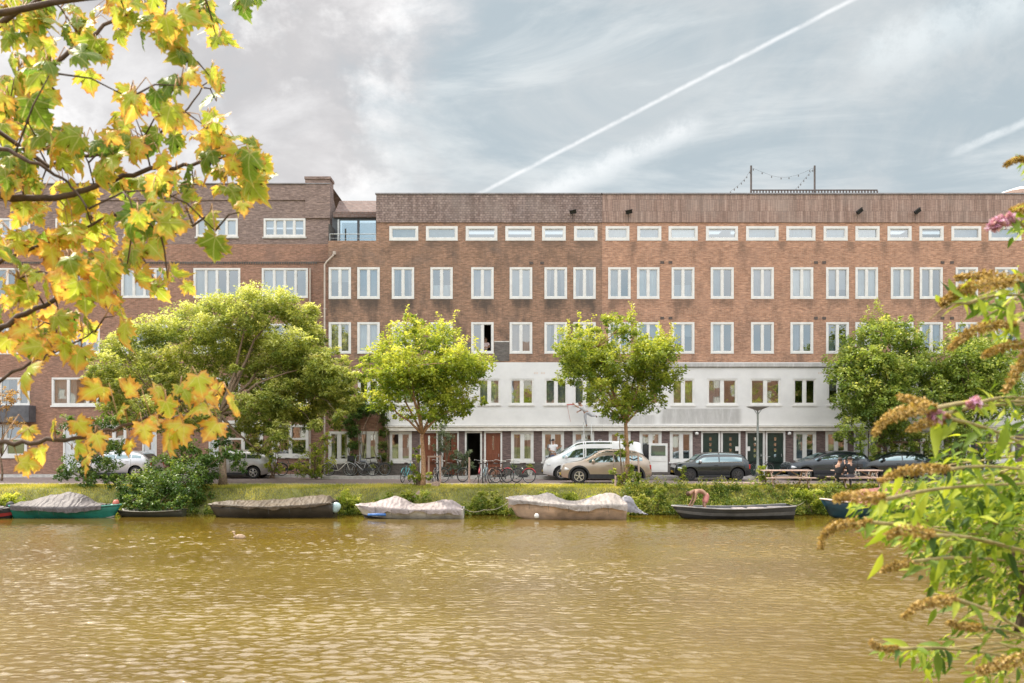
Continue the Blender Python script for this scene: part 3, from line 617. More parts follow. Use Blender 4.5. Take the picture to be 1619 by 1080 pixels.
# ---------------------------------------------------------------- foliage helpers (numpy)
def fast_mesh(name, co_, faces_n, k, mats, parent=None, tint=None, edge=None, smooth=False, mi=None, lu=None, lv=None):
    """co_: (N,3) verts; faces: (M,k) int array"""
    me = bpy.data.meshes.new(name); n = len(co_); m_ = len(faces_n)
    me.vertices.add(n); me.vertices.foreach_set('co', np.asarray(co_, np.float32).ravel())
    me.loops.add(m_*k); me.loops.foreach_set('vertex_index', np.asarray(faces_n, np.int32).ravel())
    me.polygons.add(m_); me.polygons.foreach_set('loop_start', np.arange(0, m_*k, k, dtype=np.int32)); me.polygons.foreach_set('loop_total', np.full(m_, k, np.int32))
    for mt in (mats if isinstance(mats, (list, tuple)) else [mats]): me.materials.append(mt)
    if mi is not None: me.polygons.foreach_set('material_index', np.asarray(mi, np.int32))
    me.update(calc_edges=True)
    for nm, arr in (('tint', tint), ('edge', edge), ('lu', lu), ('lv', lv)):
        if arr is not None:
            at = me.attributes.new(nm, 'FLOAT', 'POINT'); at.data.foreach_set('value', np.asarray(arr, np.float32))
    if smooth: me.polygons.foreach_set('use_smooth', [True]*m_)
    o = bpy.data.objects.new(name, me); link(o, parent); return o
def rand_frames(n, up=.5, down=0.0, fwd=None, fwd_w=0):
    """orthonormal frames: t = leaf axis, nrm = leaf normal (biased upward)"""
    nr = NR.normal(size=(n, 3)); nr /= np.linalg.norm(nr, axis=1)[:, None]; nr[:, 2] = np.abs(nr[:, 2]); nr[:, 2] += up; nr /= np.linalg.norm(nr, axis=1)[:, None]
    t = NR.normal(size=(n, 3)); t[:, 2] -= down
    if fwd is not None: t += fwd*fwd_w
    t -= nr*np.sum(t*nr, axis=1)[:, None]; t /= np.linalg.norm(t, axis=1)[:, None]
    return t, np.cross(nr, t), nr
def leaves(name, pos, size, mat, parent=None, aspect=.5, up=.5, down=.3, fold=.25, tint=None, fwd=None, fwd_w=0, svar=.35):
    """each leaf: a folded pointed blade of six vertices and four triangles"""
    pos = np.asarray(pos, float); n = len(pos); t, b, nr = rand_frames(n, up, down, fwd, fwd_w); s = size*(1+svar*NR.uniform(-1, 1, n))[:, None]
    a = aspect
    tpl = [(0, 0, 0), (.32, -.5*a, fold*a*.5), (.32, .5*a, fold*a*.5), (.62, 0, -.02), (.66, -.33*a, .0), (.66, .33*a, .0), (1, 0, -.1)]
    tpl = [(0, 0, 0), (.38, -.5*a, fold*.5*a), (.38, .5*a, fold*.5*a), (.45, 0, 0), (1, 0, -.12)]
    V = np.stack([pos+s*(t*q[0]+b*q[1]+nr*q[2]) for q in tpl], 1).reshape(-1, 3)
    Fc = np.array([(0, 1, 3), (0, 3, 2), (1, 4, 3), (3, 4, 2)]); Fc = (Fc[None]+(np.arange(n)*5)[:, None, None]).reshape(-1, 3)
    tn = NR.uniform(0, 1, n) if tint is None else np.clip(tint+NR.uniform(-.22, .22, n), 0, 1)
    return fast_mesh(name, V, Fc, 3, mat, parent, np.repeat(tn, 5))
def crown_points(clumps, n, shell=.55, flat=.85):
    """points spread in the outer part of ellipsoid clumps, thinner inside; returns pos, tint, outward"""
    vol = np.array([c[3]**1.9*(c[4] if len(c) > 4 else 1) for c in clumps]); cnt = (vol/vol.sum()*n).astype(int)
    P_, T_, O_ = [], [], []
    for c, k in zip(clumps, cnt):
        if k < 1: continue
        d = NR.normal(size=(k, 3)); d /= np.linalg.norm(d, axis=1)[:, None]
        # twiggy sub-clusters on the clump give gaps and ragged outlines
        m_ = max(5, k//26); ax = NR.normal(size=(m_, 3)); ax /= np.linalg.norm(ax, axis=1)[:, None]; rr = NR.uniform(.45, 1.12, m_)
        pick = NR.integers(0, m_, k); ctr = ax[pick]*rr[pick][:, None]
        loc = ctr+d*(NR.uniform(0, 1, k)**.7)[:, None]*.30
        p = np.array(c[:3])+loc*np.array([c[3], c[3], c[3]*flat])
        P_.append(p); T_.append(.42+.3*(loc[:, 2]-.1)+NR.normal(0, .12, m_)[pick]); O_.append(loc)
    return np.concatenate(P_), np.concatenate(T_), np.concatenate(O_)
def limb(mb, a, b, r0, r1, bend=.12, n=6, sides=7):
    a, b = Vector(a), Vector(b); L = (b-a).length; off = Vector((rnd.uniform(-1, 1), rnd.uniform(-1, 1), rnd.uniform(-.2, .9)))*L*bend
    pts = []; rs = []
    for i in range(n+1):
        t_ = i/n; w_ = math.sin(math.pi*t_); j = Vector((rnd.uniform(-1, 1), rnd.uniform(-1, 1), rnd.uniform(-1, 1)))*L*.018*w_
        pts.append(a.lerp(b, t_)+off*w_+j); rs.append(r0+(r1-r0)*t_)
    mb.tube(pts, rs, sides); return pts
def tree(name, label, base, fork, clumps, nleaf, lsize, lm, bm_, r0=.12, nlimb=7, aspect=.5, group=None, down=.3, twigs=70, up=.5, cat='tree', shoots=0, flat=.85):
    root = empty(name, base, label, cat, group); base = Vector(base); fork = Vector(fork)
    tb = MB(); pts = []; rs = []
    for i in range(8):
        t_ = i/7; pts.append(base.lerp(fork, t_)+Vector((math.sin(t_*4)*.04, math.cos(t_*3)*.03, 0))); rs.append(r0*(1.35 if i == 0 else 1.1-.35*t_))
    tb.tube([p-base for p in pts], rs, 10)
    trunk = tb.build('trunk', bm_, root, smooth=True)
    lb = MB(); big = sorted(clumps, key=lambda c: -c[3]); ends = []
    k = min(nlimb, len(big)); sel = rnd.sample(big, k) if len(big) > k*2 else big[:k]
    for c in sel:
        e = Vector(c[:3]); p = limb(lb, fork-base, e-base, r0*.55, r0*.16, .10); ends += p[2:]
    for _ in range(twigs):
        c = rnd.choice(clumps); e = Vector(c[:3])-base+Vector((rnd.gauss(0, 1), rnd.gauss(0, 1), rnd.gauss(0, 1))).normalized()*c[3]*rnd.uniform(.5, 1.0)
        s = min(ends, key=lambda q: (q-e).length); limb(lb, s, e, r0*.16, r0*.04, .15, 4, 4)
    lb.build('branches', bm_, root, smooth=True)
    pos, tint, out_ = crown_points(clumps, nleaf, flat=flat)
    if shoots:      # straight young shoots standing out of the crown
        extra = []
        for _ in range(shoots):
            c = rnd.choice(big[:max(4, len(big)//2)]); q = Vector(c[:3])+Vector((rnd.gauss(0, .5), rnd.gauss(0, .5), .75)).normalized()*c[3]*.9
            e = q+Vector((rnd.gauss(0, .22), rnd.gauss(0, .22), rnd.uniform(.4, .95)))
            extra += [tuple(q.lerp(e, u)+Vector((rnd.gauss(0, .05), rnd.gauss(0, .05), 0))) for u in [j/14 for j in range(15)] for _r in range(2)]
        extra = np.array(extra); pos = np.concatenate([pos, extra]); tint = np.concatenate([tint, np.full(len(extra), .8)]); out_ = np.concatenate([out_, np.tile([[0, 0, .5]], (len(extra), 1))])
    leaves('foliage', pos-np.array(base), lsize, lm, root, aspect, up, down, .3, tint, out_, .9)
    return root
def pclumps(items, y, spread, seed=0):
    """(px,py,radius px) items -> world clumps, each jittered in depth; items give the crown's real shape"""
    r_ = random.Random(seed); out_ = []
    for it in items:
        px, py, rp = it[:3]; yy = y+(it[3] if len(it) > 3 else r_.uniform(-spread, spread)); out_.append((X(px, yy), yy, Z(py, yy), rp/F*(yy-CAMY), it[4] if len(it) > 4 else 1))
    return out_
def ball_items(cx, cy, rx, ry, n, r0, r1, seed, power=.6):
    r_ = random.Random(seed); o = []
    for _ in range(n):
        a = r_.uniform(0, 2*math.pi); q = r_.uniform(0, 1)**power; s = r_.uniform(r0, r1)
        o.append((cx+math.cos(a)*q*(rx-s*.6), cy+math.sin(a)*q*(ry-s*.6), s))
    return o

L_green = leafmat('leaf_fresh_green', ((.15, .24, .03), (.44, .50, .07), (.82, .78, .18)), .58)
L_lime = leafmat('leaf_lime', ((.12, .20, .03), (.36, .42, .06), (.70, .68, .14)), .52)
L_soph = leafmat('leaf_feathery', ((.16, .23, .05), (.52, .56, .14), (.94, .90, .46)), .54)
L_dark = leafmat('leaf_dark_green', ((.055, .12, .025), (.12, .20, .035), (.36, .42, .08)), .4)
L_holly = leafmat('leaf_glossy_mixed', ((.12, .20, .04), (.34, .43, .09), (.76, .76, .24)), .5, .3)
L_bank = leafmat('leaf_bank', ((.11, .18, .03), (.30, .36, .05), (.66, .60, .15)), .45)
L_dry = leafmat('leaf_dry_orange', ((.45, .24, .08), (.62, .40, .14), (.75, .55, .28)), .35)
L_ivy = leafmat('leaf_ivy', ((.05, .085, .02), (.13, .18, .03), (.30, .32, .06)), .3)
L_olive = leafmat('leaf_olive', ((.10, .14, .08), (.20, .25, .14), (.34, .38, .22)), .3)

# the broad feathery tree at the left: tiers of drooping sprays
items = [(400, 475, 34), (440, 480, 34), (350, 490, 34), (470, 505, 30), (300, 505, 36), (260, 520, 34), (225, 530, 30), (190, 550, 30), (160, 575, 28), (155, 600, 22), (210, 585, 32), (255, 570, 36), (310, 555, 38),
         (360, 540, 36), (410, 530, 36), (455, 545, 34), (495, 530, 20), (490, 560, 28), (430, 580, 36), (375, 590, 34), (470, 600, 34), (515, 590, 28), (540, 605, 20), (500, 625, 26), (440, 625, 34), (395, 640, 28), (235, 615, 34), (290, 610, 36),
         (190, 625, 28), (345, 620, 26), (250, 650, 28), (465, 655, 20), (430, 660, 24), (455, 565, 26), (180, 640, 22), (320, 585, 24), (545, 575, 14), (390, 500, 30), (330, 520, 30), (505, 598, 28), (530, 625, 22), (440, 605, 30), (480, 580, 26), (520, 560, 18), (548, 592, 18), (552, 615, 14), (505, 610, 26), (540, 630, 16), (180, 600, 26), (480, 520, 24), (420, 555, 34), (365, 560, 30), (275, 595, 30), (300, 648, 30), (268, 668, 22), (330, 662, 22), (398, 672, 24), (448, 648, 28), (482, 655, 22), (362, 640, 24), (420, 632, 30), (235, 645, 26), (505, 650, 18), (200, 650, 20), (470, 560, 30), (505, 575, 24), (545, 640, 18), (530, 668, 14), (440, 682, 20), (400, 695, 14), (290, 675, 22), (240, 672, 20), (200, 668, 16)]
r_ = random.Random(77); items += [(x+r_.uniform(-24, 24), y+r_.uniform(-22, 26), r_.uniform(8, 15), None, 1.5) for x, y, *_ in items if r_.random() < .8]; items = [(a[0], a[1], a[2]) if len(a) < 4 else (a[0], a[1], a[2], r_.uniform(-2.2, 1.2), a[4]) for a in items]
cl = pclumps(items, -6.2, 1.9, 3)
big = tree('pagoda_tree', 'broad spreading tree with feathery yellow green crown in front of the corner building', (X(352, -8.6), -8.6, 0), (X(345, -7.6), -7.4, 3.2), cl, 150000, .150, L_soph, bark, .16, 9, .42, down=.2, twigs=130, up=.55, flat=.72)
# hanging sprays that reach down between trunk and street
items = [(385, 665, 18), (440, 680, 17), (455, 700, 12), (520, 640, 16), (545, 635, 15), (530, 660, 10), (430, 700, 12)]
pos, tint, o_ = crown_points(pclumps(items, -6.5, .8, 5), 7000, flat=1.1)
leaves('hanging_foliage', pos-np.array(big.location), .11, L_soph, big, .32, .4, .5, .3, tint, o_, .8)

items = ball_items(668, 588, 106, 84, 34, 20, 32, 21, .45)+[(650, 515, 18), (648, 500, 8), (655, 528, 18), (590, 610, 24), (640, 655, 18), (700, 655, 18), (735, 640, 18), (610, 640, 18), (750, 585, 20), (668, 580, 40), (640, 600, 36), (700, 600, 36), (735, 655, 9), (760, 632, 9), (575, 590, 16)]
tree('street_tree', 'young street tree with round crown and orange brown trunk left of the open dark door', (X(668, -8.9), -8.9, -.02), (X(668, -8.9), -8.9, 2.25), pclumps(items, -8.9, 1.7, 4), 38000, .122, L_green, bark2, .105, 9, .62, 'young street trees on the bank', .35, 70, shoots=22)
items = ball_items(973, 580, 104, 82, 30, 20, 32, 22, .5)+[(965, 510, 16), (995, 520, 18), (940, 530, 16), (1045, 560, 24), (900, 560, 24), (895, 600, 18), (1040, 600, 22), (985, 630, 26), (950, 640, 18), (1015, 640, 18), (975, 580, 40), (900, 535, 9), (908, 515, 6)]
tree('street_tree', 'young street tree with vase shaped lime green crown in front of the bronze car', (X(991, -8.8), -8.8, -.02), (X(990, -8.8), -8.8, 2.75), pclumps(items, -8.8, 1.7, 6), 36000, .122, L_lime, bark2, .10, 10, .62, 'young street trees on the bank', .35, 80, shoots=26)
items = ball_items(1398, 600, 84, 105, 30, 22, 36, 31, .5)+[(1400, 520, 24), (1440, 530, 26), (1350, 560, 22), (1345, 680, 24), (1370, 700, 20), (1350, 610, 26), (1400, 650, 36), (1400, 590, 38), (1432, 505, 10), (1345, 650, 22), (1440, 690, 18), (1325, 690, 12), (1400, 712, 20), (1435, 715, 20), (1460, 700, 20), (1380, 725, 16), (1470, 725, 16), (1420, 735, 14)]
tree('broadleaf_tree', 'dense dark green tree with pale young tips, behind the dark car at right', (X(1410, -4.0), -1.4, .1), (X(1408, -3.5), -2.2, 1.9), pclumps(items, -3.4, 1.5, 7), 40000, .145, L_holly, bark, .17, 10, .6, 'dense trees at the right end', .3, 60, shoots=16)
items = ball_items(1530, 610, 80, 95, 30, 22, 36, 32, .5)+[(1520, 535, 26), (1500, 600, 34), (1560, 600, 36), (1600, 640, 34), (1530, 680, 32), (1590, 560, 30), (1620, 600, 36), (1485, 655, 24), (1500, 715, 20), (1530, 722, 22), (1565, 715, 22), (1490, 735, 14)]
tree('broadleaf_tree', 'dense dark green tree at the right edge, partly behind the flowering shrub', (X(1545, -4.0), -1.3, .1), (X(1540, -3.5), -2.4, 1.9), pclumps(items, -3.6, 1.5, 8), 36000, .145, L_holly, bark, .17, 10, .6, 'dense trees at the right end', .3, 60, shoots=12)
items = ball_items(6, 640, 34, 46, 16, 8, 15, 41)
tree('withered_tree', 'small tree with dry pale orange leaves at the left edge under the bay window', (X(2, -4), -4.0, 0), (X(2, -4), -4.0, 1.2), pclumps(items, -4, .6, 9), 1500, .11, L_dry, bark, .05, 6, .5, twigs=50)

def bush(name, label, items, y, spread, n, size, m_, cat='shrub', group=None, aspect=.5, r0=.03, z0=0, seed=1, base=None, up=.4, down=.2, flat=.9, stems=9):
    cl_ = pclumps(items, y, spread, seed); bx = base or (sum(c[0] for c in cl_)/len(cl_), y, z0); bx = Vector(bx)
    root = empty(name, bx, label, cat, group); b = MB()
    for _ in range(stems):
        c = rnd.choice(cl_); limb(b, (rnd.uniform(-.15, .15), rnd.uniform(-.1, .1), -.05), Vector(c[:3])-bx, r0, r0*.3, .12, 5, 5)
    b.build('stems', bark, root, smooth=True)
    pos, tint, o_ = crown_points(cl_, n, flat=flat); leaves('foliage', pos-np.array(bx), size, m_, root, aspect, up, down, .3, tint, o_, .8); return root
bush('overhanging_shrub', 'large dark green shrub spilling down to the water between green and brown boats',
     [(300, 715, 24), (265, 740, 28), (240, 765, 30), (290, 760, 34), (320, 745, 26), (275, 790, 26), (225, 775, 24), (200, 785, 16), (310, 785, 24), (335, 725, 18), (345, 690, 16), (205, 770, 20), (380, 735, 14), (365, 715, 16), (255, 800, 14), (300, 802, 14), (185, 780, 12), (225, 797, 15, -1.9), (252, 801, 15, -1.8), (204, 794, 13, -1.7), (275, 801, 14, -1.9), (238, 785, 18, -1.5), (290, 795, 14, -1.8)], -10.2, .9, 19000, .115, L_dark, seed=2, z0=-.5, up=.5, base=(X(300, -9.6), -9.6, -.1), aspect=.6)
bush('leafy_shrub', 'dark green shrub behind the green boat and in front of the silver hatchback', [(150, 715, 22), (120, 735, 22), (165, 740, 22), (185, 705, 18), (100, 745, 14), (140, 760, 18), (180, 760, 16), (130, 690, 18), (110, 668, 15), (155, 672, 17), (95, 690, 10), (180, 668, 16)], -8.9, .5, 8000, .11, L_dark, seed=3, aspect=.55)
bush('leafy_shrub', 'green shrub on the pavement left of the white bicycle', [(505, 705, 15), (495, 725, 18), (515, 735, 15), (480, 740, 15), (500, 745, 14), (515, 690, 9), (465, 735, 9)], -2.4, .4, 3400, .10, L_green, seed=4, z0=.1)
bush('leafy_shrub', 'low green shrub behind the grey estate car', [(432, 722, 11), (424, 738, 10), (440, 742, 10), (420, 705, 10), (436, 700, 8)], -2.3, .3, 1500, .10, L_green, seed=14, z0=.1)
bush('climbing_plant', 'tall dark green climber beside the first white window right of the white bicycle', [(560, 655, 12), (558, 680, 12), (560, 705, 10), (565, 640, 14), (550, 665, 9), (575, 650, 12), (590, 645, 11), (558, 725, 8)], -.45, .25, 7000, .10, L_dark, 'climber', 'climbers on the ground floor wall', seed=5, z0=.13)
bush('climbing_plant', 'tall reddish green climber on the pier just left of the white first floor', [(606, 665, 8), (607, 685, 8), (607, 705, 8), (606, 722, 8), (604, 650, 10), (612, 735, 8)], -.4, .2, 4600, .09, L_ivy, 'climber', 'climbers on the ground floor wall', seed=6, z0=.13)
bush('olive_tree', 'small grey green olive tree in front of the varnished wood doors', [(700, 690, 11), (706, 705, 11), (694, 708, 9), (712, 692, 8), (700, 674, 7)], -1.0, .35, 3000, .10, L_olive, 'small tree', seed=7, z0=.13, aspect=.25)
bush('rose_bush', 'rambling grey green bush beside the open dark door', [(722, 722, 9), (733, 728, 9), (742, 718, 7), (728, 738, 8), (745, 735, 7), (716, 738, 7)], -.9, .35, 2800, .09, L_olive, seed=8, z0=.13)
bush('rose_bush', 'green bush with red flowers under the dense tree at right', [(1385, 735, 14), (1400, 742, 14), (1375, 750, 10), (1392, 720, 12), (1410, 730, 10)], -2.6, .3, 2400, .09, L_green, seed=18, z0=.1)
b = MB()
rb = [o for o in S.objects if o.name == 'rose_bush.001'][0]
for px, py in ((1376, 733), (1382, 739), (1390, 728), (1371, 728), (1398, 738), (1386, 722)): b.lathe([(.01, -.05), (.055, -.02), (.06, .03), (.02, .06)], 7, (X(px, -3)-rb.location.x, -.45, Z(py, -3)-rb.location.z))
b.build('flowers', pm('petal_red', (.50, .05, .05), .6, .2), rb)
bush('potted_plant', 'yellow green plant against the trunk of the left street tree', [(655, 742, 8), (658, 725, 7), (662, 755, 9), (678, 752, 7), (650, 757, 7), (660, 710, 5)], -8.7, .15, 1300, .10, L_lime, 'plant', 'plants at the feet of the street trees', seed=9, z0=0)
bush('border_plant', 'leafy plant around the trunk of the right street tree', [(988, 755, 9), (1002, 752, 10), (978, 762, 8), (995, 738, 7), (982, 715, 9), (990, 700, 8), (1012, 765, 8), (980, 690, 6), (968, 745, 6)], -8.9, .2, 2000, .11, L_lime, 'plant', 'plants at the feet of the street trees', seed=10, z0=0)
bush('sapling', 'slender lime green sapling on the grass in front of the black hatchback', [(1078, 745, 5), (1080, 755, 5), (1076, 762, 4), (1081, 738, 3)], -8.6, .05, 260, .10, L_lime, 'sapling', seed=11, stems=4, r0=.012)
bush('sapling', 'bushy yellow green sapling on the grass left of the picnic table', [(1204, 742, 7), (1209, 752, 8), (1202, 760, 7), (1214, 748, 5), (1206, 770, 6)], -8.7, .1, 800, .10, L_lime, 'sapling', seed=12, stems=6, r0=.015)

for px, w_, lb, seed_, m_, hh in ((548, 16, 'dark green waterside plants between the brown boat and the blue bowed boat', 51, L_green, 18), (765, 24, 'green waterside plants between the blue bowed boat and the cream boat', 52, L_bank, 16), (1034, 26, 'tall mixed waterside plants between the cream boat and the tarred rowing boat', 53, L_bank, 26),
                                  (1275, 20, 'green waterside plants between the tarred rowing boat and the teal boat', 54, L_green, 22), (8, 22, 'low green plants on the bank at the left edge behind the turquoise boat', 55, L_green, 16), (900, 40, 'green plants behind the tarpaulin of the cream boat', 56, L_green, 10), (640, 30, 'green plants behind the two peaks of the blue bowed boat', 57, L_bank, 12)):
    rs_ = random.Random(seed_); its = [(px+rs_.uniform(-w_, w_), 806-rs_.uniform(0, 1)*hh-(6 if hh > 12 else 12), rs_.uniform(6, 12)) for _ in range(9)]
    bush('waterside_plant', lb, its, -11.3 if hh > 12 else -10.7, .3, 2600, .10, m_, 'plant', 'clumps of plants along the water', seed=seed_, aspect=.42, stems=5, r0=.012, z0=-.9)
# grass and ground cover of the bank (uncountable: stuff)
def bank_pos(n, y0, y1, x0=-25, x1=25):
    x = NR.uniform(x0, x1, n); y = NR.uniform(y0, y1, n); z = np.array([bank_z(a, b_) for a, b_ in zip(x, y)]); return np.stack([x, y, z], 1)
def grass(name, pts, h, wdt, mat, dens_scale=1.3):
    n = len(pts); a = NR.uniform(0, 2*np.pi, n); hh = h*(.45+NR.uniform(0, 1, n)**1.5)
    lean = NR.normal(0, .35, (n, 2))*hh[:, None]; wv = np.stack([np.cos(a), np.sin(a), np.zeros(n)], 1)*wdt
    tip = pts+np.concatenate([lean, hh[:, None]], 1); mid = pts+np.concatenate([lean*.35, hh[:, None]*.6], 1)
    V = np.stack([pts-wv, pts+wv, mid+wv*.7, mid-wv*.7, tip], 1).reshape(-1, 3)
    Fq = np.array([(0, 1, 2), (0, 2, 3), (3, 2, 4)]); Fq = (Fq[None]+(np.arange(n)*5)[:, None, None]).reshape(-1, 3)
    patch = .5+.5*np.sin(pts[:, 0]*1.7+np.sin(pts[:, 1]*2.3)*1.5); tn = np.clip(.25+.45*patch+NR.uniform(-.25, .3, n), 0, 1)
    o = fast_mesh(name, V, Fq, 3, mat, None, np.repeat(tn, 5)); o['kind'] = 'stuff'; return tag(o, 'short sunlit grass along the top of the bank', 'grass')
L_grass = leafmat('grass_blade', ((.20, .25, .03), (.52, .48, .08), (.82, .70, .20)), .48)
gp = bank_pos(90000, -10.4, -8.15); grass('grass', gp, .085, .007, L_grass)
# ground cover: leaf clumps massed on the slope, taller to the right of the cream boat
pts = []; tn = []
for _ in range(2300):
    x = rnd.uniform(-25, 25); px = CX+x*F/38; y = rnd.uniform(-11.6, -9.6)
    dens = 1.0 if px > 985 else (.75 if px > 540 else .35)
    if rnd.random() > dens: continue
    if px < 985 and y > -10.35: continue
    hgt = (.46 if px > 985 else .24)*rnd.uniform(.4, 1.4)*(1.25 if y < -10.6 else 1); rad = rnd.uniform(.14, .34); k = int(70*rad/.25)
    z = bank_z(x, y); d = NR.normal(size=(k, 3)); d /= np.linalg.norm(d, axis=1)[:, None]; d[:, 2] = np.abs(d[:, 2])
    p = np.array([x, y, max(z, -1.0)])+d*np.array([rad, rad, hgt])*NR.uniform(.5, 1, k)[:, None]; pts.append(p); tn.append(np.full(k, rnd.choice([.0, .1, .3, .5, .7, .9]))*(.75+.3*d[:, 2]))
pts = np.concatenate(pts); tn = np.concatenate(tn)
o = leaves('bank_plants', pts, .085, L_bank, None, .55, .5, .1, .3, tn); o['kind'] = 'stuff'; tag(o, 'mass of yellow green weeds covering the slope down to the water', 'ground cover')
# long grass hanging over the water edge
ep = bank_pos(16000, -11.6, -10.8); grass('water_edge_grass', ep, .26, .008, leafmat('reed_blade', ((.05, .09, .015), (.13, .18, .03), (.3, .34, .06)), .3))['label'] = 'long grass hanging along the edge of the water'
# stalks of mixed weeds standing above the rest
pts = []; 
for _ in range(420):
    x = rnd.uniform(X(985, -10), X(1330, -10)) if rnd.random() < .5 else rnd.uniform(-20, 9); y = rnd.uniform(-11.4, -9.3) if x > X(985, -10) else rnd.uniform(-11.5, -10.6); z = bank_z(x, y); hh = rnd.uniform(.25, .6); lx, ly = rnd.gauss(0, .1), rnd.gauss(0, .1)
    for u in np.linspace(.15, 1, 16): pts.append((x+lx*u+rnd.gauss(0, .02), y+ly*u+rnd.gauss(0, .02), z+hh*u))
o = leaves('tall_weeds', np.array(pts), .10, L_bank, None, .3, .2, -.2, .3, None); o['kind'] = 'stuff'; tag(o, 'tall leafy weed stalks standing above the bank plants', 'weeds')
from mathutils import noise as mnoise
# ---------------------------------------------------------------- vehicles
def interp(pl_, x):
    if x <= pl_[0][0]: return pl_[0][1]
    for (a, za), (b_, zb_) in zip(pl_, pl_[1:]):
        if x <= b_: return za+(zb_-za)*(x-a)/(b_-a+1e-9)
    return pl_[-1][1]
def smooth_pl(pl_, it=1):
    for _ in range(it):
        o = [pl_[0]]
        for (a, za), (b_, zb_) in zip(pl_, pl_[1:]): o += [(a*.75+b_*.25, za*.75+zb_*.25), (a*.25+b_*.75, za*.25+zb_*.75)]
        pl_ = o+[pl_[-1]]
    return pl_
def carpaint(name, c, metal=.4, rough=.28):
    return pm(name, c, rough, .06, 3, metal, coat=.8)
def wheel_part(root, x, y, r, side, rim_m=None, spokes=5):
    t = MB(); w_ = .20; ys = y
    prof = [(r*.60, -w_/2), (r*.93, -w_/2), (r, -w_/2+.03), (r, w_/2-.03), (r*.93, w_/2), (r*.60, w_/2)]
    t.lathe(prof, 26, (x, ys, r), 'y'); ty = t.build('wheel', rubber, root, smooth=False)
    g = MB(); yo = ys+side*w_/2
    g.torus((x, yo, r), r*.61, .022, 24, 6); g.lathe([(r*.14, -.02), (r*.14, .02)], 12, (x, yo, r), 'y')
    for k in range(spokes):
        a = 2*math.pi*k/spokes+.3
        for da in (-.13, .13): g.bar((x+math.cos(a)*r*.10, yo, r+math.sin(a)*r*.10), (x+math.cos(a+da)*r*.60, yo-side*.01, r+math.sin(a+da)*r*.60), .028, .045, (0, 1, 0))
    g.build('rim', rim_m or alloy, ty)
def car(name, label, cx, cy, L, Wd, top, belt, paint, r=.33, wx=(.8, .8), clear=.2, bp=(), win=(0, 0), wscr=None, rscr=None, trim=None, rim_m=None, light='wrap', spokes=5, doors=(), tail_c=None, roofrails=False, group='cars parked along the street', z0=0.0, cat='car', roof_m=None, mirror=True, wedge=1.0, sm=1, clad=False):
    root = empty(name, (cx, cy, z0), label, cat, group); W2 = Wd/2; ox = -L/2
    topS = smooth_pl(top, sm); beltS = smooth_pl(belt, 1)
    xs = [L*i/56 for i in range(57)]
    def wid(x):
        u = x/L; e = 1-.20*max(0, 1-u/.16)**2.2*wedge-.14*max(0, 1-(1-u)/.14)**2.2; return W2*e
    def ring(x):
        T = interp(topS, x); B = min(interp(beltS, x), T-.03); w_ = wid(x); zb_ = clear+.10*max(0, 1-x/.5)+.12*max(0, 1-(L-x)/.5)
        cab = max(0, min(1, (T-B-.06)/.36)); wt = w_*(.94-.17*cab)
        return [(0, zb_), (w_*.86, zb_), (w_*.96, zb_+.09), (w_*1.0, zb_+.30 if zb_+.3 < B-.1 else (zb_+B)/2), (w_*.992, B-.12), (w_*.955, B), (w_*.955*(1-.25)+wt*.25, B+(T-B)*.25), (w_*.955*.3+wt*.7, B+(T-B)*.68), (wt*.96, T-.045*(.4+cab)), (wt*.80, T-.014), (0, T)]
    vs = []; fs = []; m_ = 11
    for x in xs:
        rg = ring(x); vs += [(x+ox, -a, z) for a, z in rg]+[(x+ox, a, z) for a, z in rg[-2:0:-1]]
    k = 2*m_-2
    for i in range(len(xs)-1):
        for j in range(k): j2 = (j+1) % k; fs.append((i*k+j, (i+1)*k+j, (i+1)*k+j2, i*k+j2))
    fs.append(tuple(range(k))); fs.append(tuple((len(xs)-1)*k+j for j in range(k-1, -1, -1)))
    b = MB(); b.add(vs, fs); body = b.build('body', paint, root, smooth=True)
    wxs = (wx[0], L-wx[1]); cb = MB()
    for x in wxs:
        for s_ in (-1, 1): cb.lathe([(r+.075, -.30), (r+.075, .3)], 28, (x+ox, s_*(W2-.02), r), 'y')
    cut = cb.build('cut', rubber); cut.location = root.location; md = body.modifiers.new('arch', 'BOOLEAN'); md.object = cut; md.operation = 'DIFFERENCE'; md.solver = 'EXACT'
    bpy.context.view_layer.update(); dg = bpy.context.evaluated_depsgraph_get(); me = bpy.data.meshes.new_from_object(body.evaluated_get(dg)); body.modifiers.clear()
    body.data = me; me.materials.clear(); me.materials.append(paint); me.materials.append(rubber)
    for p_ in me.polygons:
        c_ = p_.center; p_.material_index = 1 if any(math.hypot(c_.x-x-ox, c_.z-r) < r+.085 and abs(c_.y) < W2-.012 for x in wxs) and c_.z < 1.2 and max(math.hypot(me.vertices[q_].co.x-x-ox, me.vertices[q_].co.z-r) for q_ in p_.vertices for x in [min(wxs, key=lambda u: abs(u+ox-c_.x))]) < r+.10 else 0
    bpy.data.objects.remove(cut)
    try: me.set_sharp_from_angle(angle=R(38))
    except Exception: pass
    for x in wxs:
        for s_ in (-1, 1): wheel_part(root, x+ox, s_*(W2-.13), r, s_, rim_m, spokes)
    def halfw(x, z):
        rg = ring(x)[3:]
        for (a, za), (c, zc_) in zip(rg, rg[1:]):
            if za <= z <= zc_: return a+(c-a)*(z-za)/(zc_-za+1e-9)
        return rg[0][0]
    # side windows
    def zh(x): return interp(topS, x)-.065
    def zl(x): return min(interp(beltS, x), interp(topS, x)-.03)+.035
    x0, x1 = win; cuts = [x0]+list(bp)+[x1]
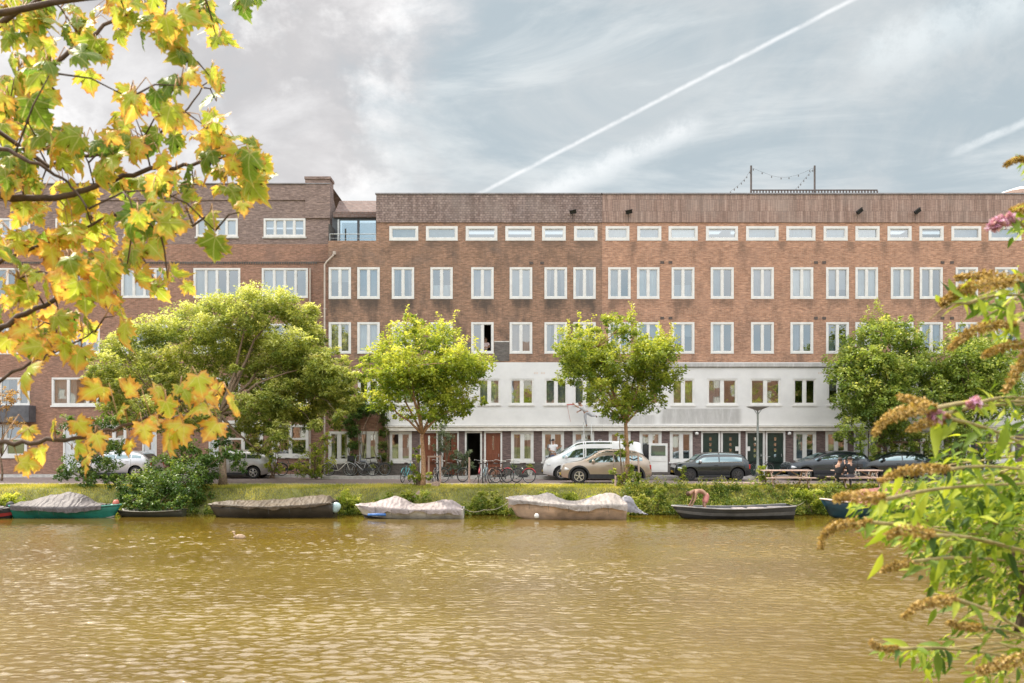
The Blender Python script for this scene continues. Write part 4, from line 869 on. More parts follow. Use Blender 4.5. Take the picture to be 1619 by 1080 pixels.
    for a, c in zip(cuts, cuts[1:]):
        for s_ in (-1, 1):
            g = MB(); q = []; n = 12
            for i in range(n+1):
                x = a+.03+(c-a-.06)*i/n
                if zh(x) > zl(x)+.03: q.append((x+ox, s_*(halfw(x, zl(x))+.007), zl(x), s_*(halfw(x, (zl(x)+zh(x))/2)+.007), (zl(x)+zh(x))/2, s_*(halfw(x, zh(x))+.007), zh(x)))
            if len(q) < 2: continue
            v = []; f_ = []
            for t_ in q: v += [(t_[0], t_[1], t_[2]), (t_[0], t_[3], t_[4]), (t_[0], t_[5], t_[6])]
            for i in range(len(q)-1): f_ += [(3*i, 3*i+3, 3*i+4, 3*i+1), (3*i+1, 3*i+4, 3*i+5, 3*i+2)]
            g.add(v, f_); g.build('side_window', carglass_d, root, smooth=True)
    for nm, rg_ in (('windscreen', wscr), ('rear_window', rscr)):
        if not rg_: continue
        g = MB(); v = []; f_ = []; n = 8
        for i in range(n+1):
            x = rg_[0]+(rg_[1]-rg_[0])*i/n; r3 = ring(x); sl_ = (interp(topS, x+.02)-interp(topS, x-.02))/.04; nx_, nz_ = -sl_/math.hypot(1, sl_), 1/math.hypot(1, sl_)
            wt = r3[9][0]*1.03
            for yy_, zz_ in ((-wt, r3[9][1]), (-wt*.5, (r3[9][1]+r3[10][1])/2+.003), (0, r3[10][1]), (wt*.5, (r3[9][1]+r3[10][1])/2+.003), (wt, r3[9][1])): v.append((x+ox+nx_*.012, yy_, zz_+nz_*.012))
        for i in range(n):
            for j in range(4): f_.append((5*i+j, 5*i+j+1, 5*i+j+6, 5*i+j+5))
        g.add(v, f_); g.build(nm, carglass_d, root, smooth=True)
    # trim, lights, handles, seams
    tm = trim or plastic
    for s_ in (-1, 1):
        b = MB(); b.box(wxs[0]+r+.08+ox, wxs[1]-r-.08+ox, s_*(W2-.004)-.012, s_*(W2-.004)+.012, clear+.02, clear+(.22 if clad else .13)); b.build('sill_trim', tm, root)
        if clad:
            for x in wxs:
                b = MB(); q = [(x+ox+math.cos(t_)*rr, s_*(halfw(min(max(x+math.cos(t_)*rr, .02), L-.02), max(.35, r+math.sin(t_)*rr))+.006), r+math.sin(t_)*rr) for t_ in [R(-12+k*12) for k in range(18)] for rr in (r+.07, r+.15)]
                b.add(q, [(2*k, 2*k+1, 2*k+3, 2*k+2) for k in range(17)]); b.build('arch_trim', tm, root, fixn=False)
    b = MB(); yw = wid(.1)
    b.box(ox+.0, ox+.10, -yw*.84, yw*.84, clear+.10, clear+.22); b.box(ox-.018, ox+.05, -yw*.45, yw*.45, .52, .64); b.build('grille', plastic, root)
    b = MB(); b.box(ox+L-.08, ox+L+.02, -wid(L)*.9, wid(L)*.9, clear+.13, clear+.26); b.build('rear_bumper_trim', tm, root)
    for s_ in (-1, 1):
        xh = .16; zz_ = min(interp(beltS, xh), interp(topS, xh))-.13; hb = MB(); M = Matrix.Translation((ox+xh+.10, s_*(wid(xh+.05)-.035), zz_)) @ Matrix.Rotation(s_*R(18), 4, 'Z'); hb.lathe([(.02, -.05), (.085, -.035), (.09, .0), (.07, .04)], 12, (0, 0, 0), 'x')
        hb.v = [tuple(M @ Vector((v[0]*3.0, v[1]*.6, v[2]*.95))) for v in hb.v]; hb.build('headlight', lamp_m, root, smooth=True)
        xt = L-.16; tb_ = MB(); zt_ = interp(beltS, xt)-.20; tb_.box(ox+xt-.10, ox+xt+.14, s_*(wid(xt)-.06)-.03, s_*(wid(xt)-.06)+.055, zt_-.10, zt_+.12); tb_.build('tail_light', tail_c or tail_m, root, bevel=.02)
        if mirror:
            mb_ = MB(); xm_ = win[0]+.22; zm = interp(beltS, xm_)+.09; mb_.lathe([(.03, -.07), (.085, -.03), (.09, .03), (.04, .08)], 10, (ox+xm_, s_*(W2+.08), zm), 'x'); mb_.bar((ox+xm_, s_*(W2-.05), zm-.05), (ox+xm_, s_*(W2+.05), zm-.03), .03); mb_.build('wing_mirror', paint if roof_m is None else roof_m, root, smooth=True)
    for dxx in doors:
        for s_ in (-1, 1):
            b = MB(); zt_ = interp(beltS, dxx)
            n = 8; pr = [(dxx, clear+.14+(zt_-clear-.16)*i/n) for i in range(n+1)]
            b.tube([(ox+x, s_*(halfw(x, z)+.001), z) for x, z in pr], .006, 4); b.build('door_seam', plastic, root)
            h = MB(); h.box(ox+dxx-.30, ox+dxx-.12, s_*(halfw(dxx-.2, zt_-.14)+.012)-.012, s_*(halfw(dxx-.2, zt_-.14)+.012)+.012, zt_-.15, zt_-.12); h.build('door_handle', tm if tm is not plastic else paint, root, bevel=.004)
    pb = MB(); pb.box(ox-.03, ox-.018, -.26, .26, .40, .50); pb.build('number_plate', pm('plate_yellow', (.75, .52, .05), .5, .05), root)
    if roofrails:
        b = MB()
        for s_ in (-1, 1):
            xa, xb = roofrails; pts = [(ox+xa+(xb-xa)*i/6, s_*ring(xa+(xb-xa)*i/6)[8][0]*.97, ring(xa+(xb-xa)*i/6)[8][1]+.035+.025*math.sin(math.pi*i/6)) for i in range(7)]
            b.tube(pts, .016, 5)
        b.build('roof_rail', metal_d if roofrails and False else alloy, root)
    root['_ox'] = ox
    return root
def tint(name, c, f):
    m = bpy.data.materials.new(name); m.use_nodes = True; t = NT(m.node_tree); out = t.n('ShaderNodeOutputMaterial'); d = t.n('ShaderNodeBsdfDiffuse'); d.inputs[0].default_value = (*c, 1)
    g = t.n('ShaderNodeBsdfGlossy'); g.inputs[0].default_value = (.75, .92, .95, 1); g.inputs['Roughness'].default_value = .03
    lw = t.n('ShaderNodeLayerWeight'); lw.inputs[0].default_value = .3; mx = t.n('ShaderNodeMixShader'); t.l(t.math('ADD', t.math('MULTIPLY', lw.outputs['Fresnel'], .7), f, clamp=True), mx.inputs[0]); t.l(d.outputs[0], mx.inputs[1]); t.l(g.outputs[0], mx.inputs[2]); t.l(mx.outputs[0], out.inputs[0]); return m
carglass_d = tint('tinted_glass', (.03, .045, .045), .22)
carglass_l = tint('tinted_glass_pale', (.05, .09, .10), .28)
plastic = pm('black_plastic', (.022, .022, .024), .6, .3, 8)
lamp_m = pm('headlamp_lens', (.70, .72, .74), .12, .2, 12, coat=1.0); tail_m = pm('tail_lamp_red', (.42, .012, .015), .2, .1, 4, coat=1.0)
bronze = carpaint('paint_bronze', (.36, .285, .22)); blackp = carpaint('paint_black', (.012, .018, .020), .2, .2); whitep = carpaint('paint_white', (.80, .80, .80), 0, .3); silver = carpaint('paint_silver', (.60, .59, .60), .5, .3); greyp = carpaint('paint_warm_grey', (.47, .45, .44), .5, .3); navy = carpaint('paint_blue_black', (.025, .032, .042), .3, .25)
def at(px0, px1, y): return (X(px0, y)+X(px1, y))/2, X(px1, y)-X(px0, y)
# bronze crossover, canal side of the street
yn = -7.1; cx, L = at(888, 1031, yn); k = L/4.35
car('crossover_car', 'bronze compact crossover with roof bars standing in front of the white van', cx, yn+.88, L, 1.78,
    [(0, .60), (.04, .80), (.14, .93), (.75, 1.03), (1.05, 1.09), (1.72, 1.50), (2.2, 1.585), (3.0, 1.57), (3.6, 1.48), (3.98, 1.14), (4.1, .98), (L, .70)], [(0, .78), (1.0, .93), (2.5, .97), (3.6, 1.04), (L, .92)], bronze, .35, (.80, .80), .22, (2.38, 3.22), (1.22, 3.72), (1.14, 1.68), (3.62, 3.95), doors=(2.36, 3.2), roofrails=(2.0, 3.4), clad=True)
# white van with open rear door
yn = -2.55; cx, L = at(858, 1022, -2.6); 
van = car('delivery_van', 'white window van with its rear door swung open behind the bronze car', cx, -3.4+.9, L, 1.9,
    [(0, .62), (.04, .92), (.18, 1.08), (.80, 1.26), (1.55, 1.84), (1.95, 1.95), (2.6, 1.97), (4.7, 1.95), (4.95, 1.85), (5.0, 1.2), (L, .80)], [(0, .86), (.8, 1.06), (2, 1.12), (L, 1.12)], whitep, .34, (.90, 1.05), .22, (2.02, 2.12, 3.40), (.92, 3.42), (.84, 1.50), None, doors=(1.98, 3.36), trim=plastic, light='van', cat='van', wedge=.7, tail_c=tail_m)
ox = -L/2; xr = L/2
M = Matrix.Translation((xr, -.93, 0)) @ Matrix.Rotation(R(-8), 4, 'Z')
b = MB(); b.box(0, .92, -.03, .03, .42, 1.84, M); b.box(.06, .86, -.045, -.031, .95, 1.12, M); b.box(.1, .8, -.042, -.031, .5, .8, M); rd = b.build('rear_door', whitep, van, bevel=.03)
MB().box(.10, .82, -.05, .05, 1.22, 1.74, M).build('door_window', carglass_l, rd, bevel=.03)
MB().box(xr-.05, xr+.015, -.80, .80, .5, 1.78).build('load_opening', plastic, van)
b = MB()
for x in (1.9, 2.9): b.tube([(ox+x, -.72, 1.96), (ox+x, -.72, 2.03), (ox+x, .72, 2.03), (ox+x, .72, 1.96)], .018, 5)
b.build('roof_bar', alloy, van)

yn = -4.2; cx, L = at(1068, 1188, yn)
mini = car('hatchback_car', 'small black three door hatchback with chrome trim parked in front of the dark green doors', cx, yn+.86, L, 1.72,
    [(0, .58), (.03, .76), (.12, .86), (.55, .92), (.90, .97), (1.28, 1.32), (1.55, 1.40), (2.4, 1.415), (3.15, 1.37), (3.42, 1.25), (3.60, .98), (3.7, .86), (L, .6)], [(0, .72), (.9, .86), (2.2, .90), (3.3, .93), (L, .86)], blackp, .31, (.72, .66), .17, (2.15,), (.98, 3.30), (.96, 1.26), (3.36, 3.55), doors=(2.2,), rim_m=pm('dark_alloy', (.10, .10, .105), .3, .2, 6, .8), roof_m=alloy, trim=None, spokes=7)
ox = -L/2
for s_ in (-1, 1): MB().tube([(ox+.98+i*.29, s_*(.86*.962+.006), .875+.006*i) for i in range(9)], .011, 5).build('chrome_strip', alloy, mini)
yn = -4.0; cx, L = at(1248, 1378, yn)
car('family_car', 'dark blue black car with long raked windscreen behind the people at the picnic table', cx, yn+.88, L, 1.78,
    [(0, .58), (.04, .78), (.2, .90), (.9, 1.02), (1.1, 1.06), (2.0, 1.42), (2.5, 1.49), (3.3, 1.46), (3.8, 1.32), (4.1, 1.0), (L, .65)], [(0, .76), (1.0, .98), (2.5, 1.03), (3.6, 1.08), (L, .95)], navy, .32, (.82, .78), .19, (2.5, 3.4), (1.25, 3.75), (1.15, 1.95), (3.75, 4.02), doors=(2.5, 3.35))
cx, L = at(1400, 1478, -4.0); L = 4.1
car('family_car', 'dark car mostly hidden behind the dense tree and flower spikes, silver wheel showing', X(1478, -4.0)-L/2+.25, -3.1, L, 1.75,
    [(0, .58), (.04, .78), (.2, .88), (.9, .98), (1.7, 1.38), (2.3, 1.45), (3.2, 1.42), (3.8, 1.05), (L, .65)], [(0, .76), (1.0, .95), (3.6, 1.0), (L, .9)], blackp, .32, (.8, .78), .19, (2.3,), (1.1, 3.55), (1.0, 1.6), (3.3, 3.7), doors=(2.3,))
L = 4.45; xr = X(427, -1.6)
est = car('estate_car', 'warm grey estate car with roof bars, tail towards the cream white bicycle', xr-L/2, -.74, L, 1.76,
    [(0, .58), (.04, .78), (.2, .90), (1.0, 1.0), (1.8, 1.42), (2.3, 1.50), (3.6, 1.47), (4.05, 1.36), (4.36, 1.0), (L, .65)], [(0, .76), (1.0, .95), (2.5, 1.0), (3.8, 1.04), (L, .92)], greyp, .32, (.85, .88), .18, (2.35, 3.2), (1.15, 4.0), (1.05, 1.75), (4.06, 4.3), doors=(2.35, 3.15), roofrails=(2.1, 3.9))
L = 4.2; xr = X(240, -1.6)
car('hatchback_car', 'silver hatchback with large red tail lights behind the overhanging shrub, left', xr-L/2, -.74, L, 1.74,
    [(0, .58), (.04, .78), (.2, .90), (.95, 1.0), (1.75, 1.42), (2.2, 1.49), (3.1, 1.46), (3.6, 1.34), (4.0, 1.02), (4.1, .9), (L, .62)], [(0, .76), (1.0, .95), (2.5, 1.0), (3.6, 1.06), (L, .92)], silver, .32, (.82, .86), .18, (2.3, 3.1), (1.15, 3.65), (1.05, 1.7), (3.62, 3.95), doors=(2.3, 3.1))

# ---------------------------------------------------------------- bicycles
def bicycle(label, px, y, rz, frame_m, z0=0.0, lean=6, fender=None, basket=False, crate=False, child=False, h=1.0, group='bicycles parked along the street'):
    root = empty('bicycle', (X(px, y), y, z0), label, 'bicycle', group, R(rz)); root.rotation_euler = (R(lean), 0, R(rz))
    r = .335; wb = 1.08; a, c = -wb/2, wb/2
    for x in (a, c):
        w_ = MB(); w_.torus((x, 0, r), r-.02, .02, 26, 6); wo_ = w_.build('wheel', rubber, root, smooth=True)
        s_ = MB(); s_.torus((x, 0, r), r-.045, .010, 26, 5)
        for q in range(12): t_ = math.pi*2*q/12; s_.tube([(x, .015, r), (x+(r-.04)*math.cos(t_), 0, r+(r-.04)*math.sin(t_))], .003, 3)
        s_.lathe([(.025, -.05), (.025, .05)], 8, (x, 0, r), 'y'); s_.build('rim', metal_g, wo_)
    f = MB(); bbp = (-.04, 0, .29); st = (-.20, 0, .80); hd = (.36, 0, .90); hdl = (.40, 0, .70); rh = (a, 0, r); fh = (c, 0, r)
    f.tube([bbp, st], .017, 6); f.tube([bbp, (.12, 0, .42), hdl], .020, 6); f.tube([(-.16, 0, .66), (.1, 0, .62), (.38, 0, .78)], .015, 6); f.tube([hd, hdl], .022, 6)
    for s_ in (-.05, .05): f.tube([(-.04, s_*.5, .29), (a, s_, r)], .011, 5); f.tube([(-.18, s_*.4, .72), (a, s_, r)], .010, 5); f.tube([hdl, (.44, s_, .62), (c, s_, r)], .013, 5)
    f.build('frame', frame_m, root, smooth=True)
    b = MB(); b.tube([hd, (.33, 0, 1.02)], .013, 6); b.tube([(.10, -.29, 1.03), (.24, -.27, 1.06), (.33, -.10, 1.03), (.33, .10, 1.03), (.24, .27, 1.06), (.10, .29, 1.03)], .012, 6); b.build('handlebar', metal_g, root, smooth=True)
    b = MB(); b.lathe([(.02, -.16), (.05, -.10), (.075, .02), (.09, .10), (.05, .14)], 10, (-.22, 0, .92), 'x'); b.v = [(-(v[0]+.22)-.22, v[1], .92+(v[2]-.92)*.4) for v in b.v]; b.tube([(-.20, 0, .78), (-.22, 0, .90)], .012, 5); b.build('saddle', pm('saddle_leather', (.05, .035, .03), .6, .3), root, smooth=True)
    b = MB()
    for x in (a, c):
        pts = [(x+math.cos(t_)*(r+.025), 0, r+math.sin(t_)*(r+.025)) for t_ in [R(20+q*15) for q in range(10)]]; b.tube(pts, .019, 5)
    b.build('mudguard', fender or frame_m, root, smooth=True)
    b = MB(); b.box(-.50, -.06, .055, .075, .26, .40); b.build('chain_guard', plastic, root, bevel=.01)
    b = MB()
    for yy_ in (-.06, 0, .06): b.tube([(-.28, yy_, .73), (-.74, yy_, .73)], .006, 4)
    for s_ in (-.06, .06): b.tube([(-.66, s_, .73), (a, s_*.8, r)], .006, 4)
    b.build('luggage_rack', metal_d, root)
    if basket or crate:
        b = MB(); x0_, x1_ = (.44, .78) if crate else (.42, .70)
        for q in range(4): zz_ = .78+q*.075; b.box(x0_, x1_, -.17, -.16, zz_, zz_+.045); b.box(x0_, x1_, .16, .17, zz_, zz_+.045); b.box(x0_, x0_+.01, -.16, .16, zz_, zz_+.045); b.box(x1_-.01, x1_, -.16, .16, zz_, zz_+.045)
        b.box(x0_, x1_, -.16, .16, .765, .775); b.build('crate' if crate else 'basket', pm('wicker', (.35, .22, .12), .8, .3) if basket else plastic, root)
    if child: b = MB(); b.box(-.72, -.44, -.14, .14, .76, .80); b.box(-.74, -.70, -.14, .14, .80, 1.12); b.build('child_seat', pm('seat_grey', (.2, .22, .25), .6), root, bevel=.02)
    b = MB(); b.tube([(-.06, .04, .29), (.02, .12, .20)], .009, 4); b.box(.0, .06, .10, .18, .18, .21); b.tube([(-.05, .05, .30), (-.14, .22, .01)], .008, 4); b.build('pedals', metal_d, root)
    root.scale = (h, h, h)
def fm_(n, c): return pm('frame_'+n, c, .35, .1, 5, coat=.6)
bicycle('cream white bicycle with pale tyres leaning by the house wall right of the green shrub', 536, -1.2, 4, fm_('cream', (.66, .62, .54)), .13, fender=metal_g)
bicycle('silver bicycle with raised frame and brown crate beside the cream one, by the climber', 573, -1.1, 184, fm_('silver', (.5, .5, .5)), .13, crate=True, fender=plastic)
bicycle('black bicycle partly hidden behind the silver one under the window', 592, -.9, 2, fm_('black', (.03, .03, .03)), .13, child=True)
bicycle('dark bicycle in the shade of the wall behind the low shrub', 462, -1.0, 3, fm_('green', (.03, .06, .04)), .13)
bicycle('turquoise bicycle seen end on, left of the street tree with the orange brown trunk', 642, -5.3, 78, fm_('turquoise', (.10, .42, .46)), 0, basket=False)
bicycle('dark grey bicycle seen end on just right of the left street tree trunk', 689, -5.8, 84, fm_('grey', (.14, .13, .13)), 0)
bicycle('dark green bicycle seen at an angle in front of the rambling bush', 716, -5.6, 35, fm_('green', (.03, .06, .04)), 0, basket=False)
bicycle('red bicycle seen from behind in front of the open dark door', 756, -5.9, 92, fm_('red', (.42, .03, .05)), 0)
bicycle('pale blue grey bicycle seen from behind beside the red one', 766, -5.7, 84, fm_('blue', (.30, .40, .44)), 0)
bicycle('bicycle with rusty brown handlebars in front of the varnished wood door', 785, -6.0, 62, fm_('brown', (.36, .20, .13)), 0)
bicycle('black bicycle at an angle between the brown one and the red mudguard one', 800, -5.9, 25, fm_('black', (.03, .03, .03)), 0)
bicycle('bicycle with red mudguard and green tinted wheel left of the white van', 819, -6.1, 158, fm_('green', (.03, .06, .04)), 0, fender=pm('fender_red', (.6, .03, .06), .4))
bicycle('black bicycle leaning by the dark green doors behind the street lamp', 1204, -1.1, 30, fm_('black', (.03, .03, .03)), .13)

# ---------------------------------------------------------------- street furniture
lp = (X(1198, -2.2), -2.2, 0); lamp = empty('street_lamp', lp, 'grey green street lamp with wide flat dish head in front of the white first floor', 'street lamp')
zt_ = Z(646, -2.2)
pg = pm('lamp_grey_green', (.27, .29, .27), .5, .15, 6, .3)
b = MB(); b.lathe([(.11, 0), (.11, .7), (.075, .78), (.06, 1.6), (.048, zt_-.28), (.03, zt_-.1)], 14); b.build('pole', pg, lamp, smooth=True)
b = MB(); b.lathe([(.04, zt_-.12), (.12, zt_-.08), (.50, zt_+.06), (.56, zt_+.085), (.56, zt_+.11), (.30, zt_+.14), (.05, zt_+.17)], 26); b.build('lamp_shade', pm('lamp_dish', (.34, .33, .31), .5, .15), lamp, smooth=False)
b = MB()
for k in range(4): t_ = k*math.pi/2+.4; b.tube([(.03*math.cos(t_), .03*math.sin(t_), zt_-.30), (.28*math.cos(t_), .28*math.sin(t_), zt_-.02)], .010, 4)
b.build('bracket', pg, lamp)
woodm = pm('weathered_wood', (.36, .25, .19), .85, .35, 6, bump=.004, sc=(1, 6, 6)); woodl = pm('bench_wood_pale', (.46, .33, .27), .85, .3, 6, sc=(1, 6, 6))
def picnic(label, px0, px1, y):
    xc = (X(px0, y)+X(px1, y))/2; L_ = X(px1, y)-X(px0, y); z = bank_z(xc, y); root = empty('picnic_table', (xc, y, z), label, 'picnic table', 'picnic tables on the bank'); h = L_/2
    b = MB()
    for q in range(5): b.box(-h, h, -.36+q*.15, -.36+q*.15+.135, .71, .75)
    b.build('table_top', woodl, root, bevel=.004)
    for s_ in (-1, 1):
        b = MB(); y0 = s_*.68
        for q in range(2): b.box(-h-.02, h+.02, y0-.14+q*.145, y0-.14+q*.145+.13, .41, .45)
        b.build('bench', woodl, root, bevel=.004)
    for x in (-h+.28, h-.28):
        b = MB(); b.bar((x, -.22, .71), (x, -.68, 0), .09, .045, (1, 0, 0)); b.bar((x, .22, .71), (x, .68, 0), .09, .045, (1, 0, 0)); b.box(x+.024, x+.06, -.82, .82, .33, .405); b.box(x+.024, x+.06, -.36, .36, .63, .705); b.bar((x+.03, 0, .36), (x*.25, 0, .70), .05, .05); b.build('leg', woodm, root)
    return root
picnic('wooden picnic table standing empty beside the yellow green sapling', 1206, 1281, -9.2)
picnic('wooden picnic table where the couple sits, under the dense tree', 1318, 1391, -9.3)
def stake(px, y, h, label, strap=None, lean=0):
    x = X(px, y); root = empty('wooden_stake', (x, y, bank_z(x, min(y, -8.12)) if y < -8 else 0), label, 'stake', 'wooden posts and tree stakes'); b = MB(); b.tube([(0, 0, -.1), (lean*.5, 0, h*.5), (lean, 0, h)], [.045, .042, .038], 8); b.build('post', woodl, root)
    if strap: b = MB(); b.tube([(lean, 0, h*.86), ((lean+strap)/2, .05, h*.80), (strap, .1, h*.84)], .03, 5); b.build('strap', rubber, root)
stake(1011, -8.9, 1.45, 'wooden tree stake with black strap right of the vase shaped street tree', -.42, -.06)
stake(973, -9.1, .5, 'short wooden stake left of the vase shaped street tree')
stake(742, -6.2, 1.2, 'beige wooden post among the bicycles in front of the open dark door')
stake(678, -6.4, 1.25, 'thin wooden post right of the left street tree trunk')
stake(696, -6.4, 1.3, 'wooden post beside the dark grey end on bicycle')
b = MB(); xb0, xb1 = X(676, -6.4), X(697, -6.4); b.box(xb0, xb1, -6.43, -6.37, 1.2, 1.27); tag(b.build('wooden_rail', woodl), 'wooden cross rail between two posts right of the left street tree', 'rail')
# slatted timber pallet by the left tree, cut log
b = MB(); b.tube([(0, -.18, 0), (.05, .18, 0)], .16, 12); o = b.build('log', woodm, None, smooth=False, loc=(X(688, -9), -9.0, .05)); tag(o, 'short sawn log lying at the foot of the left street tree', 'log')
b = MB(); b.bar((0, 0, 0), (.42, 0, .42), .12, .03, (0, 1, 0)); b.bar((.06, 0, .38), (-.15, .1, .1), .06, .03, (0, 1, 0)); o = b.build('plank', woodl, None, loc=(X(648, -10.6), -10.6, -.55)); tag(o, 'pale plank leaning on the bank behind the blue and white boat', 'plank')
# flat bench slab and small things on the verge
b = MB()
for q in range(3): b.box(-1.6+q*1.1, -.6+q*1.1, -.2, .2, 0, .10)
o = b.build('stacked_boards', woodl, None, loc=(X(1168, -8.5), -8.5, .03)); tag(o, 'row of pale boards lying flat at the edge of the grass below the black hatchback', 'boards')
# pots and a low bench on the pavement
def pot(label, px, y, c, plant):
    root = empty('plant_pot', (X(px, y), y, .13), label, 'plant pot', 'plant pots along the house front'); b = MB(); b.lathe([(.10, 0), (.15, .26), (.17, .28), (.16, .30), (.13, .29)], 12); b.build('pot', pm('pot_'+c, {'terracotta': (.42, .2, .12), 'grey': (.25, .25, .25), 'white': (.7, .68, .64)}[c], .8, .2), root, smooth=False)
    d = NR.normal(size=(140, 3)); d /= np.linalg.norm(d, axis=1)[:, None]; p = d*.22*NR.uniform(.3, 1, 140)[:, None]+np.array([0, 0, .45]); leaves('plant', p, .09, plant, root, .5, .4, .1, .3)
pot('terracotta pot with green plant left of the open dark door', 731, -.5, 'terracotta', L_green)
pot('grey pot with dark plant below the window right of the varnished wood door', 812, -.5, 'grey', L_dark)
pot('white pot with pale plant below the same window, nearer the van', 838, -.5, 'white', L_lime)
pot('terracotta pot with dark plant below the window behind the black hatchback', 1072, -.5, 'terracotta', L_dark)
pot('grey pot with tall green plant below the window right of the dark green doors', 1283, -.5, 'grey', L_green)
pot('white pot with green plant between the two climbers', 588, -.5, 'white', L_green)

# ---------------------------------------------------------------- boats
def hull(s_, kind):
    """half breadth factor and keel lift along s=0 (bow) .. 1 (stern)"""
    if kind == 'double': return max(.03, math.sin(math.pi*min(1, max(0, s_)))**.55), .35*abs(2*s_-1)**3
    if kind == 'punt': return .45+.55*math.sin(math.pi*s_)**.6, .5*abs(2*s_-1)**4
    return max(.03, min(1, (s_/.42)**.62)) if s_ < .42 else 1-.18*((s_-.42)/.58)**2, .55*max(0, 1-s_/.3)**2
def boat(name, label, px_bow, px_stern, y, B, zb_g, zs_g, hull_m, rail_m, kind='run', band=None, draft=.16, tarp=None, tarp_m=None, rake=.25, flip=False, group='boats moored along the far bank'):
    """gunwale heights above the water at bow and stern; tarp = list of (s, height above gunwale)"""
    xb, xs_ = X(px_bow, y), X(px_stern, y); L_ = abs(xs_-xb); sg = 1 if xs_ > xb else -1; x0 = xb
    root = empty(name, ((xb+xs_)/2, y, -1.05), label, 'boat', group); ox = x0-(xb+xs_)/2; n = 34; m_ = 9
    def g_z(s_): return (zb_g*(1-s_)+zs_g*s_)-.30*min(zb_g, zs_g)*math.sin(math.pi*s_)**1.2*.6
    def pt(s_, v):   # v -1..1 around the section (starboard gunwale..keel..port gunwale)
        hb, lift = hull(s_, kind); a = abs(v); zz_ = -draft+lift*.55*g_z(s_); zg_ = g_z(s_)
        w_ = hb*B/2*(a**.55 if a < 1 else 1)*(.72+.28*a**2); z = zz_+(zg_-zz_)*a**2.2
        rk = rake*(z+draft)/(zb_g+draft)*max(0, 1-s_/.35) ; return (ox+sg*(s_*L_-rk+rake*max(0, 1-s_/.35)), (1 if v > 0 else -1)*w_, z)
    vs = []; fs = []
    for i in range(n+1):
        for j in range(m_): vs.append(pt(i/n, -1+2*j/(m_-1)))
    for i in range(n):
        for j in range(m_-1): fs.append((i*m_+j, i*m_+j+1, (i+1)*m_+j+1, (i+1)*m_+j))
    fs.append(tuple(n*m_+j for j in range(m_)))
    b = MB(); b.add(vs, fs); h = b.build('hull', hull_m, root, smooth=True)
    h.data.polygons[-1].use_smooth = False
    sm = h.modifiers.new('thick', 'SOLIDIFY'); sm.thickness = .03; sm.offset = -1 
    for s2 in (-1, 1):
        b = MB(); b.tube([Vector(pt(i/n, s2))+Vector((0, s2*.015, .0)) for i in range(n+1)], .030, 6); b.build('gunwale', rail_m, root, smooth=True)
    if band:
        for s2 in (-1, 1):
            b = MB(); v = []; f_ = []
            for i in range(n+1):
                for a in band[1:3]: q = Vector(pt(i/n, s2*a)); v.append(q+Vector((0, s2*.008, 0)))
            for i in range(n): f_.append((2*i, 2*i+1, 2*i+3, 2*i+2))
            b.add(v, f_); b.build('painted_band', band[0], root, fixn=False)
    b = MB(); v = []; f_ = []
    for i in range(2, n+1): p1, p2 = pt(i/n, -.72), pt(i/n, .72); v += [p1, p2]
    for i in range(n-2): f_.append((2*i, 2*i+2, 2*i+3, 2*i+1))
    b.add(v, f_); b.build('floor_boards', pm('boat_floor', (.13, .10, .075), .9, .4, 4), root, fixn=False)
    if tarp:
        seed = rnd.uniform(0, 50); tn_, tm_ = 90, 30; v = []; f_ = []; s0, s1 = tarp[0][0], tarp[-1][0]; T = smooth_pl([(a, c) for a, c, *_ in tarp], 1)
        for i in range(tn_+1):
            s_ = s0+(s1-s0)*i/tn_; hb, _l = hull(s_, kind); g1 = pt(s_, 1); hw = abs(g1[1])+.045; top_ = interp(T, s_)
            N1 = mnoise.noise(Vector((s_*5+seed, 0, 0))); N2 = mnoise.noise(Vector((s_*16+seed, 3, 0)))
            dr_ = max(.03, .10+.16*N1+.06*N2+(.16 if tarp_m[1] else 0)*(.5+.5*mnoise.noise(Vector((s_*3+seed, 7, 0)))))
            for j in range(tm_+1):
                u = -1+2*j/tm_; a = abs(u)
                if a <= .8:
                    q = a/.8; pv = Vector((s_*L_*1.3, u*1.1, seed)); zz_ = g1[2]+.035+top_*(1-q**1.25)+(.07*mnoise.noise(pv*1.1)+.035*mnoise.noise(Vector((s_*L_*3.1+u*1.5, u*1.2, seed)))+.025*mnoise.noise(pv*6))*min(1, (1-q)*3+.25); yy_ = hw*q
                    zz_ -= .05*math.sin(math.pi*q)*max(0, mnoise.noise(Vector((s_*9+seed, 1.5, 0))))
                else: q = (a-.8)/.2; zz_ = g1[2]+.035-dr_*q; yy_ = hw+.012+.03*mnoise.noise(Vector((s_*26+seed, 5, 0)))*q-.01*q
                v.append((g1[0], (1 if u > 0 else -1)*yy_, zz_))
        for i in range(tn_):
            for j in range(tm_): f_.append((i*(tm_+1)+j, (i+1)*(tm_+1)+j, (i+1)*(tm_+1)+j+1, i*(tm_+1)+j+1))
        b = MB(); b.add(v, f_); t2 = b.build('tarpaulin', tarp_m[0], root, smooth=True, fixn=False)
        b = MB()
        for s_ in [s0+(s1-s0)*k/6 for k in range(1, 6)]:
            for s2 in (-1, 1): g1 = Vector(pt(s_, s2)); b.tube([g1+Vector((0, s2*.06, -.02)), g1+Vector((.03, s2*.03, -.28))], .006, 4)
        b.build('tie_cords', pm('cord_dark', (.05, .05, .05)), root)
    return root, pt
